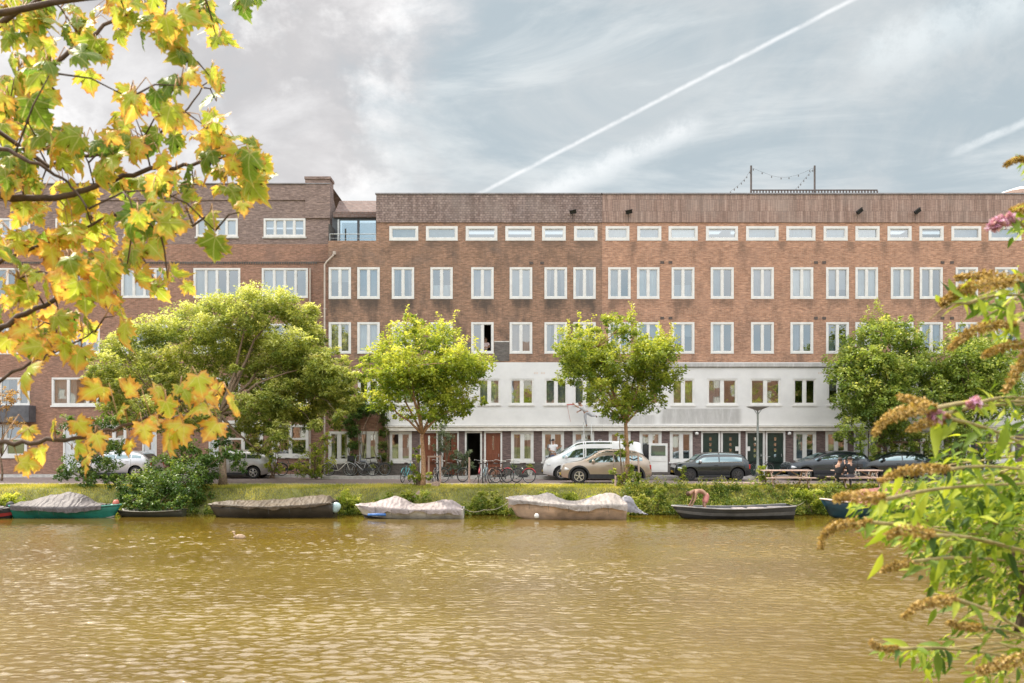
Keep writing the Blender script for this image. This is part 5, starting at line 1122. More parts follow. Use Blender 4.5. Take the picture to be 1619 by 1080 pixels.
def tarpm(name, c, v=.3):
    m, t, b, out = newmat(name); g = geo(t); n = t.noise(g, 2.2, 6, .65, .6); cc = t.mix(t.ramp(n, .35, .65), tuple(k*(1-v) for k in c), tuple(min(1, k*(1+v*.5)) for k in c))
    n2 = t.noise(g, 9, 5, .7); cc = t.mix(t.math('MULTIPLY', t.ramp(n2, .55, .75), .3), cc, tuple(k*.5 for k in c)); t.l(cc, b.inputs['Base Color']); b.inputs['Roughness'].default_value = .62
    fold = t.n('ShaderNodeTexWave'); t.put(fold.inputs['Vector'], g); fold.inputs['Scale'].default_value = 1.6; fold.inputs['Distortion'].default_value = 9; fold.inputs['Detail'].default_value = 4; fold.inputs['Detail Scale'].default_value = 1.6
    t.l(t.bump(t.math('ADD', fold.outputs['Fac'], t.math('MULTIPLY', t.noise(g, 14, 4, .6), .6)), .7, .02), b.inputs['Normal']); MATS[name] = m; return m
T_grey = tarpm('tarp_grey', (.10, .085, .085)); T_pink = tarpm('tarp_pinkish', (.31, .26, .25)); T_cream = tarpm('tarp_pale', (.32, .28, .255)); T_brown = tarpm('tarp_brown', (.085, .06, .036)); T_slate = tarpm('tarp_slate', (.30, .29, .32)); T_red = tarpm('tarp_red', (.24, .09, .075))
def paintm(n, c, rough=.5): return pm('boat_'+n, c, rough, .3, 2.5, bump=.002, bscale=8)
def outboard(root, loc, cowl, label=None, tilt=35):
    M = Matrix.Translation(loc) @ Matrix.Rotation(R(tilt), 4, 'Y'); b = MB(); b.lathe([(.09, -.20), (.13, -.12), (.14, .05), (.11, .16), (.05, .20)], 12); b.v = [tuple(M @ Vector((v[0]*1.25, v[1], v[2]))) for v in b.v]; m_ = b.build('motor_cowl', cowl, root, smooth=True)
    b = MB(); b.box(-.05, .05, -.035, .035, -.75, -.18, M); b.box(-.12, .14, -.015, .015, -.80, -.74, M); b.lathe([(.02, -.1), (.045, -.02), (.04, .1)], 8, (0, 0, 0), 'x'); b.v[-24:] = [tuple(M @ (Vector(v)+Vector((0, 0, -.70)))) for v in b.v[-24:]]; b.build('motor_leg', metal_d, m_)
yb_ = -12.5
r1, _ = boat('moored_boat', 'turquoise green boat with dark grey brown tarpaulin at the left end of the moorings', 191, 28, yb_, 1.55, .50, .50, paintm('turquoise', (.02, .20, .15)), paintm('green_rail', (.08, .30, .24)), 'run', (paintm('waterline', (.55, .50, .42)), .30, .42), tarp=[(.14, .0), (.22, .12), (.38, .46), (.52, .56), (.66, .46), (.80, .22), (.98, .12)], tarp_m=(T_grey, True), rake=.35)
b = MB(); b.lathe([(.04, -.12), (.13, -.06), (.14, .06), (.05, .12)], 10, (1.85, 0, .56), 'x'); b.build('fender', pm('fender_salmon', (.55, .16, .12), .6), r1, smooth=True)
outboard(r1, (-2.25, -.1, .42), plastic, tilt=-30)
boat('moored_boat', 'dark boat with red stripe cut off by the left edge of the photo', 26, -110, -12.9, 1.5, .42, .42, paintm('black', (.02, .02, .022)), paintm('grey_rail', (.35, .33, .31)), 'run', (paintm('red_stripe', (.30, .03, .03)), .62, .8), tarp=[(.1, 0), (.25, .1), (.6, .2), (.95, .1)], tarp_m=(T_grey, False))
boat('moored_boat', 'low brown punt half under the overhanging shrub, right of the turquoise boat', 188, 292, -12.0, 1.2, .26, .26, paintm('brown', (.05, .05, .035)), paintm('brown_rail', (.10, .09, .065)), 'punt')
r3, _ = boat('moored_boat', 'long dark brown boat under a brown tarpaulin in front of the big tree', 330, 530, -12.3, 1.75, .50, .58, paintm('dark_brown', (.055, .045, .035)), paintm('grey_brown_rail', (.22, .19, .15)), 'run', None, tarp=[(.04, 0), (.10, .10), (.4, .19), (.75, .26), (.95, .30), (.995, .02)], tarp_m=(T_brown, False), rake=.4)
outboard(r3, (2.62, -.35, .40), pm('motor_white_teal', (.42, .55, .55), .5, .3), tilt=28)
r4, _ = boat('moored_boat', 'white boat with blue bow and pinkish grey tarpaulin raised in two peaks', 563, 733, -12.7, 1.55, .50, .36, paintm('white', (.66, .62, .56)), paintm('cream_rail', (.72, .66, .60)), 'run', (paintm('black_waterline', (.03, .03, .035)), .34, .58), tarp=[(.03, .0), (.15, .10), (.34, .40), (.38, .42), (.46, .30), (.58, .12), (.70, .22), (.80, .34), (.90, .26), (.99, .04)], tarp_m=(T_pink, True), rake=.45)
b = MB(); b.tube([(-1.55, -.60, .16), (-1.2, -.68, .17), (-.85, -.72, .17)], .05, 8); b.build('blue_fender', pm('fender_blue', (.05, .16, .45), .5), r4, smooth=True)
r5, _ = boat('moored_boat', 'cream and salmon hulled boat with pale wrinkled tarpaulin, largest in the middle of the row', 800, 988, -12.9, 1.85, .78, .56, paintm('salmon_cream', (.62, .44, .32)), paintm('pale_rail', (.70, .64, .56)), 'run', None, tarp=[(.02, .0), (.12, .08), (.26, .24), (.33, .34), (.40, .30), (.48, .10), (.60, .10), (.72, .28), (.82, .42), (.90, .40), (.97, .2), (1.0, .02)], tarp_m=(T_cream, True), rake=.55)
b = MB(); b.lathe([(.03, -.10), (.085, -.07), (.09, .03), (.04, .09)], 10, (-1.15, -.85, .16)); b.build('fender', white, r5, smooth=True)
# covered outboard behind the cream boat: cloth over the motor
def cover():
    b = MB(); v = []; f_ = []; n, m_ = 18, 22
    prof = [(0, .60), (.10, .66), (.28, .64), (.42, .52), (.50, .30), (.66, .12), (.86, -.02), (.98, -.08)]
    for i in range(n+1):
        x = .98*i/n; zt2 = interp(prof, x); w_ = .26-.10*i/n; w0 = -.06+.12*(1-i/n)
        for j in range(m_+1): a = math.pi*j/m_; v.append((x+.015*math.sin(j*2.1+i), -math.cos(a)*w_*(1+.10*math.sin(j*1.7)), w0+(zt2-w0)*math.sin(a)**.7+.02*math.sin(i*1.9+j*.8)))
    for i in range(n):
        for j in range(m_): f_.append((i*(m_+1)+j, (i+1)*(m_+1)+j, (i+1)*(m_+1)+j+1, i*(m_+1)+j+1))
    b.add(v, f_); b.v = [(p[0]+2.22, p[1]-.05, p[2]+.22) for p in b.v]; b.build('motor_cover', T_slate, r5, smooth=True, fixn=False)
cover()
r6, pt6 = boat('moored_boat', 'open black tarred rowing boat with the bending man in it', 1062, 1251, -13.1, 1.5, .50, .52, paintm('tarred', (.035, .036, .038), .4), paintm('grey_gunwale', (.34, .32, .31)), 'run', (paintm('grey_strake', (.16, .16, .165)), .70, .84), rake=.5, draft=.12)
b = MB()
for x, hw_ in ((-1.0, .42), (-.2, .52), (.9, .52), (1.7, .46)): b.box(x-.13, x+.13, -hw_, hw_, .27, .31)
b.build('thwart', woodm, r6)
b = MB(); b.box(.55, 1.2, -.5, -.1, .30, .46); b.box(-.05, .45, -.5, .0, .30, .44); b.box(1.4, 2.0, -.45, .2, .32, .47); o = b.build('cushion', T_pink, r6, bevel=.05)
r7, _ = boat('moored_boat', 'dark teal boat with pale gunwale and faded red tarpaulin, right of the tarred rowing boat', 1297, 1465, -12.7, 1.8, .74, .50, paintm('dark_teal', (.012, .05, .075), .4), paintm('pink_white_rail', (.62, .52, .48)), 'run', None, tarp=[(.22, .04), (.30, .34), (.45, .60), (.62, .64), (.80, .62), (.97, .3)], tarp_m=(T_red, False), rake=.5)
# mooring lines
def rope(name, label, pts, r=.012):
    ps = [Vector(p) for p in pts]; b = MB(); out_ = []
    for a, c in zip(ps, ps[1:]):
        for k in range(8): t_ = k/8; out_.append(a.lerp(c, t_)-Vector((0, 0, .12*math.sin(math.pi*t_))))
    out_.append(ps[-1]); b.tube(out_, r, 5); return tag(b.build(name, pm('rope', (.42, .36, .27), .9), None, smooth=True), label, 'rope', 'mooring ropes')
rope('mooring_rope', 'pale mooring rope between the blue and white boat and the cream boat', [(X(732, -12.7), -12.7, -.68), (X(765, -12), -12.0, -.80), (X(803, -11.2), -11.3, -.55)])
rope('mooring_rope', 'mooring rope from the stern of the tarred rowing boat up to the bank', [(X(1250, -13.1), -13.1, -.52), (X(1275, -11), -11.0, -.45)])
b = MB(); b.torus((0, 0, .16), .15, .012, 20, 5); o = b.build('mooring_ring', metal_d, None, loc=(X(818, -9.6), -9.6, -.14)); tag(o, 'black iron hoop standing in the grass above the cream boat', 'hoop')
for px, lb in ((985, 'grey mooring post in the water right of the covered motor'), (805, 'pale mooring post in the water left of the cream boat')):
    b = MB(); b.tube([(0, 0, -.8), (.02, 0, .42)], .075, 9); o = b.build('mooring_post', woodm, None, loc=(X(px, -11.4), -11.4, -1.05)); tag(o, lb, 'mooring post', 'mooring posts')

# ---------------------------------------------------------------- roof terrace
yt = 1.2
for px, lb in ((1187.5, 'left of the two tall dark poles on the roof terrace'), (1288, 'right of the two tall dark poles on the roof terrace')):
    b = MB(); b.tube([(0, 0, 0), (0, 0, Z(262, yt)-zt)], .055, 8); b.lathe([(.12, 0), (.12, .02)], 10); tag(b.build('terrace_pole', pm('pole_brown', (.10, .085, .08), .6), None, loc=(X(px, yt), yt, zt)), lb, 'pole', 'poles on the roof terrace')
xa, xb = X(1187, yt), X(1387, yt); tr = empty('terrace_railing', ((xa+xb)/2, yt, zt), 'low dark roof railing with closely spaced posts on the roof terrace', 'railing'); b = MB(); h = (xb-xa)/2
b.box(-h, h, -.05, .05, Z(301.5, yt)-zt, Z(300, yt)-zt); b.build('rail', pm('pole_brown', (.1, .085, .08)), tr)
b = MB(); n = 42
for i in range(n): x = -h+2*h*i/(n-1); b.box(x-.035, x+.035, -.03, .03, 0, Z(301.6, yt)-zt)
b.build('balusters', pm('pole_brown', (.1, .085, .08)), tr)
def garland(label, pts, n):
    ps = [Vector((X(a, yt), yt, Z(c, yt))) for a, c in pts]; q = catm(ps, 8); root = empty('string_lights', q[0], label, 'string lights', 'string lights on the roof terrace'); b = MB(); b.tube([p-q[0] for p in q], .005, 4); b.build('cable', metal_d, root)
    b = MB()
    for i in range(n): p = q[int((len(q)-1)*(i+.5)/n)]-q[0]; b.lathe([(.015, 0), (.034, -.04), (.034, -.08), (.01, -.13)], 7, p)
    b.build('bulbs', pm('bulb_glass', (.16, .17, .18), .2), root)
def catm(ps, k=6):
    out_ = []; q = [ps[0]]+ps+[ps[-1]]
    for i in range(1, len(q)-2):
        for j in range(k):
            t = j/k; a, b_, c, d = q[i-1], q[i], q[i+1], q[i+2]; out_.append(.5*((2*b_)+(c-a)*t+(2*a-5*b_+4*c-d)*t*t+(3*b_-a-3*c+d)*t*t*t))
    return out_+[ps[-1]]
garland('string of bulbs sloping from the roof edge up to the left pole', [(1154, 303), (1166, 294), (1178, 282), (1187, 268)], 7)
garland('string of bulbs sagging between the two tall poles', [(1188, 265), (1205, 272), (1225, 279), (1245, 280), (1265, 275), (1287, 265)], 7)
garland('string of bulbs sloping from the railing up to the right pole', [(1258, 299), (1266, 290), (1276, 278), (1287, 266)], 7)
pr = empty('parasol', (X(1615, 4), 4, zt), 'white parasol on the roof at the right edge', 'parasol'); b = MB(); hz = Z(296, 4)-zt
b.lathe([(1.15, hz-.32), (1.17, hz-.36), (1.12, hz-.30), (.5, hz-.1), (.03, hz+.03)], 10); b.build('canopy', pm('parasol_white', (.85, .85, .85), .7, .05), pr); b = MB(); b.tube([(0, 0, 0), (0, 0, hz)], .03, 6); b.build('pole', metal_g, pr)

# ---------------------------------------------------------------- people and the duck
skin_m = pm('skin', (.36, .20, .13), .55, .1, 6); hair_m = pm('hair_dark', (.03, .02, .015), .7, .3, 20); hair_b = pm('hair_brown', (.10, .055, .03), .7, .3, 20)
def skinmesh(name, joints, edges, mat, parent, rootv=0, sub=2):
    me = bpy.data.meshes.new(name); me.from_pydata([j[0] for j in joints], edges, []); o = bpy.data.objects.new(name, me); link(o, parent); me.materials.append(mat)
    sk = o.modifiers.new('skin', 'SKIN'); sk.use_smooth_shade = True
    for i, j in enumerate(joints):
        r = j[1]; v = me.skin_vertices[0].data[i]; v.radius = (r, r*(j[2] if len(j) > 2 else 1)); v.use_root = (i == rootv)
    sb = o.modifiers.new('sub', 'SUBSURF'); sb.levels = sub; sb.render_levels = sub; return o
def person(label, loc, J, shirt=None, trousers=None, hair=hair_m, shoes=plastic, rz=0, skirt=None, shorts=None, face=(0, -1, 0), group=None):
    """J: dict of joints in local metres; face: direction the face looks"""
    root = empty('person', loc, label, 'person', group, R(rz)); V = lambda k: Vector(J[k])
    js = [(V('pelvis'), .13, .8), (V('waist'), .12, .75), (V('chest'), .155, .72), (V('neck'), .058), (V('head'), .094, 1.0), (V('top'), .086, 1.0)]
    ed = [(0, 1), (1, 2), (2, 3), (3, 4), (4, 5)]
    def chain(start, items):
        k = start
        for p, r in items: js.append((Vector(p), r)); ed.append((k, len(js)-1)); k = len(js)-1
        return k
    arms = {}; legs = {}
    for s_ in 'lr':
        sh, el, wr = V('sh'+s_), V('el'+s_), V('wr'+s_); e = chain(2, [(sh, .062), (sh.lerp(el, .5), .048), (el, .040), (el.lerp(wr, .5), .037), (wr, .026)])
        dr = (wr-el).normalized(); palm = wr+dr*.055; e = chain(e, [(palm, .032)])
        sd_ = dr.cross(Vector((.3, .9, .2))).normalized(); cu = sd_.cross(dr)
        for q, (o_, ln) in enumerate(((-.027, .062), (-.009, .072), (.009, .068), (.027, .054))): chain(e, [(palm+sd_*o_+dr*.045, .009), (palm+sd_*o_*1.15+dr*(.045+ln*.5)+cu*.012, .008), (palm+sd_*o_*1.2+dr*(.04+ln*.85)+cu*.032, .007)])
        chain(e, [(palm+sd_*-.045+dr*.005, .011), (palm+sd_*-.062+dr*.035+cu*.012, .009)])
        hp, kn, an, to = V('hip'+s_), V('kn'+s_), V('an'+s_), V('to'+s_)
        chain(0, [(hp, .085), (hp.lerp(kn, .5), .075), (kn, .052), (kn.lerp(an, .4), .052), (an, .034), (an.lerp(to, .6), .036), (to, .030)])
    body = skinmesh('body', js, ed, skin_m, root)
    f = Vector(face).normalized(); hd = V('head').lerp(V('top'), .35); upv = (V('top')-V('head')).normalized(); f = (f-upv*f.dot(upv)).normalized(); rt = f.cross(upv).normalized()
    b = MB(); b.lathe([(.012, -.01), (.016, .0), (.004, .03)], 6, hd+f*.092-upv*.01); b.v = b.v; b.build('nose', skin_m, body, smooth=True)
    b = MB()
    for s2 in (-1, 1): b.lathe([(.003, -.006), (.010, 0), (.003, .006)], 6, hd+f*.086+rt*s2*.032+upv*.015)
    b.build('eyes', plastic, body)
    b = MB(); b.bar(hd+f*.084-upv*.045-rt*.022, hd+f*.084-upv*.045+rt*.022, .008); b.build('mouth', pm('lips', (.35, .12, .10)), body)
    b = MB()
    for s2 in (-1, 1): b.lathe([(.006, -.03), (.018, -.01), (.018, .015), (.006, .03)], 7, hd+rt*s2*.09)
    b.build('ears', skin_m, body)
    b = MB(); c = hd-f*.018+upv*.028; v = []; f_ = []
    for i in range(9):
        t_ = math.pi*.56*i/8
        for k in range(14): p_ = 2*math.pi*k/14; d_ = upv*math.cos(t_)+(f*math.cos(p_)+rt*math.sin(p_))*math.sin(t_); q = 1.0 if d_.dot(f) < .35 or d_.dot(upv) > .55 else .80; v.append(c+d_*.108*q*(1 if t_ < 1.5 else .93))
    for i in range(8):
        for k in range(14): f_.append((i*14+k, (i+1)*14+k, (i+1)*14+(k+1) % 14, i*14+(k+1) % 14))
    b.add(v, f_); b.build('hair', hair, root, smooth=True)
    if shirt:
        js = [(V('pelvis').lerp(V('waist'), .2), .15, .82), (V('waist'), .145, .78), (V('chest'), .175, .76), (V('chest').lerp(V('neck'), .55), .115, .85), (V('chest').lerp(V('neck'), .86), .072, .95)]; ed = [(0, 1), (1, 2), (2, 3), (3, 4)]
        for s_ in 'lr':
            a = V('sh'+s_); e_ = a.lerp(V('el'+s_), .62); js += [(a, .080), (e_, .062)]; ed += [(2, len(js)-2), (len(js)-2, len(js)-1)]
        skinmesh('shirt', js, ed, shirt, root)
    for nm, m_, fr in (('trousers', trousers, .97), ('shorts', shorts, .0)):
        if not m_: continue
        js = [(V('waist').lerp(V('pelvis'), .5), .145, .8), (V('pelvis'), .155, .82)]; ed = [(0, 1)]
        for s_ in 'lr':
            a, k_, n_ = V('hip'+s_), V('kn'+s_), V('an'+s_)
            js += [(a, .103), (a.lerp(k_, .8), .085 if fr else .10)]; ed += [(1, len(js)-2), (len(js)-2, len(js)-1)]
            if fr: js += [(k_, .068), (n_.lerp(k_, .08), .052)]; ed += [(len(js)-3, len(js)-2), (len(js)-2, len(js)-1)]
        skinmesh(nm, js, ed, m_, root, 1)
    for s_ in 'lr':
        skinmesh('shoe', [(V('an'+s_)+Vector((0, 0, -.01)), .045), (V('an'+s_).lerp(V('to'+s_), .6)-Vector((0, 0, .012)), .045), (V('to'+s_), .036)], [(0, 1), (1, 2)], shoes, root, sub=1)
    return root
def mir(d):     # fill right side by mirroring x
    for k in ('sh', 'el', 'wr', 'hip', 'kn', 'an', 'to'):
        if k+'r' not in d: a = d[k+'l']; d[k+'r'] = (-a[0], a[1], a[2])
    return d
cloth = lambda n, c: pm('cloth_'+n, c, .85, .2, 5, bump=.004, bscale=10)
# man bending in the rowing boat: faces left (-x)
xm_ = X(1108, -13.0)
person('bare backed man in salmon shorts bending forward in the tarred rowing boat', (xm_, -13.05, -.95),
       dict(pelvis=(.22, 0, .80), waist=(.10, 0, .93), chest=(-.14, 0, 1.00), neck=(-.33, 0, .95), head=(-.42, -.01, .88), top=(-.50, -.01, .84), shl=(-.22, -.17, .93), ell=(-.26, -.20, .68), wrl=(-.36, -.17, .47), shr=(-.22, .17, .93), elr=(-.28, .20, .68), wrr=(-.40, .15, .45),
            hipl=(.22, -.10, .76), knl=(.10, -.13, .42), anl=(.24, -.13, .08), tol=(.06, -.14, .05), hipr=(.22, .10, .76), knr=(.12, .13, .42), anr=(.30, .13, .08), tor=(.12, .14, .05)), shorts=cloth('salmon', (.50, .20, .17)), hair=hair_b, face=(.2, -.05, -1))
# couple on the far bench of the second picnic table... near bench, seen from behind
xt_ = X(1352, -9.3); zt2 = bank_z(xt_, -9.6)
sit = lambda dx=0: dict(pelvis=(0, 0, .56), waist=(0, 0, .72), chest=(0, .04, .94), neck=(0, .06, 1.10), head=(0, .08, 1.20), top=(0, .08, 1.30), shl=(-.19, .04, 1.0), ell=(-.26, .14, .80), wrl=(-.16, .40, .80), hipl=(-.10, .05, .53), knl=(-.14, .42, .52), anl=(-.14, .38, .09), tol=(-.15, .54, .05))
person('dark haired person in a black t-shirt sitting with back turned at the picnic table', (X(1345, -9.98), -9.98, zt2), mir(sit()), shirt=cloth('black', (.012, .012, .014)), trousers=cloth('grey', (.10, .10, .12)), face=(0, 1, 0))
J2 = mir(sit()); J2.update(ell=(.05, .22, .86), wrl=(.28, .30, .98), elr=(.26, .20, .90), wrr=(.16, .34, 1.12), head=(.03, .09, 1.18), top=(.05, .09, 1.28), shr=(.19, .04, 1.0), shl=(-.19, .04, 1.0))
person('person with bare arms and tied hair sitting beside the one in black', (X(1331, -9.98)-.12, -9.95, zt2-.02), J2, shirt=cloth('black', (.012, .012, .014)), trousers=cloth('dark', (.03, .03, .035)), rz=-35, face=(.4, 1, 0), hair=hair_m)
# painter on the ladder, and the ladder
stand = lambda: dict(pelvis=(0, 0, .95), waist=(0, 0, 1.10), chest=(0, 0, 1.33), neck=(0, 0, 1.50), head=(0, -.01, 1.61), top=(0, 0, 1.70), shl=(-.19, 0, 1.41), ell=(-.26, .02, 1.14), wrl=(-.24, -.14, .93), hipl=(-.09, 0, .90), knl=(-.11, -.02, .50), anl=(-.11, .02, .09), tol=(-.12, -.14, .04))
J3 = mir(stand()); J3.update(waist=(-.06, 0, 1.05), chest=(-.20, .02, 1.24), neck=(-.31, .02, 1.37), head=(-.38, .02, 1.45), top=(-.43, .02, 1.53), shl=(-.38, -.04, 1.26), ell=(-.58, .0, 1.32), wrl=(-.74, .02, 1.45), shr=(-.14, .12, 1.36), elr=(-.30, .14, 1.12), wrr=(-.46, .08, 1.02), knl=(-.06, -.02, .50), anl=(.02, .02, .09), tol=(-.03, .02, .04), hipr=(.09, 0, .92), knr=(.34, .0, .72), anr=(.62, .02, .72), tor=(.66, .0, .60))
person('painter in white overalls leaning out on a ladder against the white first floor', (X(927, -.6), -.62, Z(674, -.6)-.02), {k: (v[0]*.85, v[1], v[2]*.80) for k, v in J3.items()}, shirt=cloth('white', (.46, .45, .45)), trousers=cloth('white_trousers', (.36, .36, .38)), face=(-.9, .3, 0), hair=hair_b)
ld = empty('ladder', (X(930, -1.0), -1.3, .13), 'aluminium ladder under the painter, behind the white van', 'ladder'); b = MB(); ht = Z(668, -.4)-.13
for s2 in (-.2, .2): b.bar((s2, -.3, 0), (s2, .85, ht), .022, .05)
b.build('rail', metal_g, ld); b = MB()
for k in range(1, 10): t_ = k/10.5; b.tube([(-.2, -.3+1.15*t_, ht*t_), (.2, -.3+1.15*t_, ht*t_)], .014, 5)
b.build('rung', metal_g, ld)
b = MB(); b.tube([(0, 0, 0), (.42, .0, .02)], .035, 8); b.tube([(0.02, 0, 0), (.2, 0, -.9)], .008, 4); tag(b.build('paint_roller', pm('roller_red', (.45, .12, .10), .6), None, loc=(X(896, -.35), -.35, Z(640, -.35))), 'red brown paint roller with hanging line held out by the painter under the window', 'paint roller')
# man in white shirt behind the bonnet of the van
J4 = mir(stand()); J4.update(elr=(.24, -.10, 1.22), wrr=(.40, -.16, 1.34), ell=(-.22, -.05, 1.16), wrl=(.05, -.24, 1.12))
person('man in white t-shirt and jeans at the window behind the white van bonnet', (X(875, -1.1), -1.1, .30), J4, shirt=cloth('tshirt', (.74, .73, .74)), trousers=cloth('jeans', (.06, .10, .20)), face=(.8, .5, 0), rz=-20)
MB().box(-.3, .3, -.2, .2, 0, .17).build('step_stool', woodm, None, bevel=.01, loc=(X(875, -1.1), -1.1, .13)); tag(S.objects['step_stool'], 'low wooden step under the man in the white t-shirt', 'step')
J5 = {k: (v[0]*.9, v[1], v[2]*.9) for k, v in mir(stand()).items()}; J5.update(ell=(-.24, -.18, 1.05), wrl=(-.05, -.34, 1.02), elr=(.22, -.18, 1.05), wrr=(.06, -.34, 1.03))
person('person in pale pink top leaning at the open window of the third floor', (X(767.5, .5), .46, Z(557, .46)-.80), J5, shirt=cloth('pink', (.70, .55, .55)), trousers=cloth('beige', (.45, .35, .28)), face=(.3, -1, 0), hair=hair_b)
# duck
dk_ = empty('duck', (X(379, -20.2), -20.2, -1.05), 'small brown and white duck swimming on the open water at left', 'duck')
b = MB(); b.lathe([(.01, -.20), (.05, -.15), (.085, -.05), (.09, .05), (.06, .14), (.02, .18)], 12, (0, 0, .045), 'x'); b.tube([(-.13, 0, .06), (-.17, 0, .13), (-.18, 0, .18)], [.035, .028, .03], 8); b.lathe([(.015, -.05), (.036, -.02), (.036, .02), (.015, .05)], 8, (-.19, 0, .20), 'x'); b.build('body', pm('duck_feathers', (.42, .30, .20), .8, .5, 12), dk_, smooth=True)
b = MB(); b.box(-.285, -.235, -.012, .012, .185, .20); b.build('beak', pm('beak_yellow', (.6, .4, .1)), dk_)

# ---------------------------------------------------------------- the bank behind the photographer, seen only as reflections in the windows
def house(px, w_, h_, m_, label):
    root = empty('row_house', (px, -92, .35), label, 'house', 'houses on the near side of the canal'); b = MB(); ops = []
    n = int(w_/2.6)
    for k in range(n):
        for q in range(int(h_/3.1)): xx = -w_/2+w_*(k+.5)/n; ops.append((xx-.6, xx+.6, 1.0+q*3.1, 2.7+q*3.1))
    wall(b, -w_/2, w_/2, 0, h_, ops, 0, .15); b.v = [(-v[0], 4-v[1], v[2]) for v in b.v]; b.box(-w_/2, w_/2, -6, 3.8, 0, h_-.01); b.build('wall', m_, root, fixn=False)
    b = MB(); b.add([(-w_/2, 4.2, h_), (w_/2, 4.2, h_), (w_/2, -1, h_+2.6), (-w_/2, -1, h_+2.6), (-w_/2, -6, h_), (w_/2, -6, h_)], [(0, 1, 2, 3), (3, 2, 5, 4), (0, 3, 4), (1, 5, 2)]); b.build('roof', roof_t, root)
    b = MB()
    for a, c, d, e in ops: b.box(-c+.002, -a-.002, 3.86, 3.93, d, e)
    b.build('window', white, root)
for k, (xx, w_, h_) in enumerate([(-62, 16, 11.5), (-45, 17, 13.2), (-27, 18, 12.2), (-8, 18, 13.5), (11, 18, 12.4), (30, 18, 13.4), (49, 18, 12.0), (67, 16, 13)]):
    house(xx, w_, h_, (brickB, brickL)[k % 2], 'brick terraced house number %s from the left on the near side of the canal' % 'one two three four five six seven eight'.split()[k])
def backtree(x, y, h_, w_, n, lab):
    cl_ = [(x+rnd.gauss(0, .32)*w_, y+rnd.gauss(0, .3)*w_, .35+h_*rnd.uniform(.42, .95), w_*rnd.uniform(.16, .28)) for _ in range(26)]
    tree('canal_tree', lab, (x, y, .3), (x, y, h_*.42), cl_, n, .26, L_green, bark, .22, 8, .6, 'trees on the near bank', twigs=20)
backtree(9.5, -62, 17, 9, 9000, 'tallest green tree on the near bank behind the camera'); backtree(-8.5, -60, 10, 7, 6000, 'slim green tree on the near bank just left of the tallest'); backtree(20, -64, 10.5, 9, 6000, 'wide green tree on the near bank right of the tallest'); backtree(-20, -62, 10, 8, 6000, 'green tree furthest left on the near bank'); backtree(33, -61, 9, 8, 5000, 'green tree furthest right on the near bank'); backtree(2, -66, 8.5, 8, 5000, 'low green tree nearest the houses on the near bank')
# ---------------------------------------------------------------- foreground: maple branches, upper left
half = [(.0, .0), (.17, -.13), (.40, -.17), (.35, -.03), (.46, .04), (.38, .11), (.47, .17), (.60, .18), (.56, .30), (.68, .44), (.52, .43), (.46, .52), (.31, .43), (.30, .55), (.40, .63), (.27, .70), (.21, .84), (.10, .86), (.0, 1.04)]
outl = half+[(-x, y) for x, y in half[-2:0:-1]]
def leaf_tpl():
    c = np.array([0, .30]); o = np.array(outl); n = len(o); mid = c+(o-c)*.55
    v2 = np.concatenate([[c], mid, o]); edge = np.concatenate([[0], np.full(n, .5), np.full(n, 1.0)])
    f = []
    for i in range(n):
        j = (i+1) % n; f += [(0, 1+i, 1+j), (1+i, 1+n+i, 1+n+j), (1+i, 1+n+j, 1+j)]
    return v2, edge, np.array(f)
TV, TE, TF = leaf_tpl()
def maple_leaves(items, parent, name='foliage'):
    Vs, Ts, Es, Fs = [], [], [], []; nb = 0
    for p, size, tdir, nrm, tint, curl in items:
        t_ = tdir.normalized(); nr = (nrm-t_*nrm.dot(t_)).normalized(); b_ = nr.cross(t_)
        x, y = TV[:, 0]*rnd.uniform(.78, 1.1), TV[:, 1]; r2 = x*x+(y-.25)**2; ph = rnd.uniform(0, 6)
        ang = np.arctan2(x, y-.2); z = -curl*r2*.9+.055*np.cos(ang*5)*np.sqrt(r2)*1.6+.035*np.sin(x*9+ph)+.03*np.sin(y*7+ph*2)+abs(x)*(.25*curl)
        z = z-rnd.uniform(0, .5)*curl*np.maximum(0, y-.55)**2*2.2
        v = np.array(p)+size*(np.outer(x, b_)+np.outer(y, t_)+np.outer(z, nr)); Vs.append(v); Ts.append(np.full(len(v), tint)); Es.append(TE); Fs.append(TF+nb); nb += len(v)
    return fast_mesh(name, np.concatenate(Vs), np.concatenate(Fs), 3, L_maple, parent, np.concatenate(Ts), np.concatenate(Es), smooth=True, lu=np.tile(TV[:, 0], len(items)), lv=np.tile(TV[:, 1], len(items)))
L_maple = leafmat('maple_leaf', ((.12, .22, .02), (.46, .54, .05), (.84, .78, .11), (.84, .46, .08), (.52, .20, .05)), .62, .4, True)
maple_bark = pm('maple_bark', (.085, .05, .035), .8, .4, 30)
petiole_m = pm('petiole', (.46, .26, .13), .6, .3, 30)
base = Vector((-4.3, -45.7, .3))
mt = empty('maple_tree', base, 'maple tree with yellow, green and orange autumn leaves hanging in from the upper left', 'tree')
tb = MB(); tpts = [Vector((0, 0, -.2)), Vector((.02, 0, 1.2)), Vector((-.05, .05, 2.6)), Vector((.1, 0, 4.2)), Vector((0, .1, 6))]; tb.tube(tpts, [.19, .15, .13, .10, .06], 14); tb.build('trunk', maple_bark, mt, smooth=True)
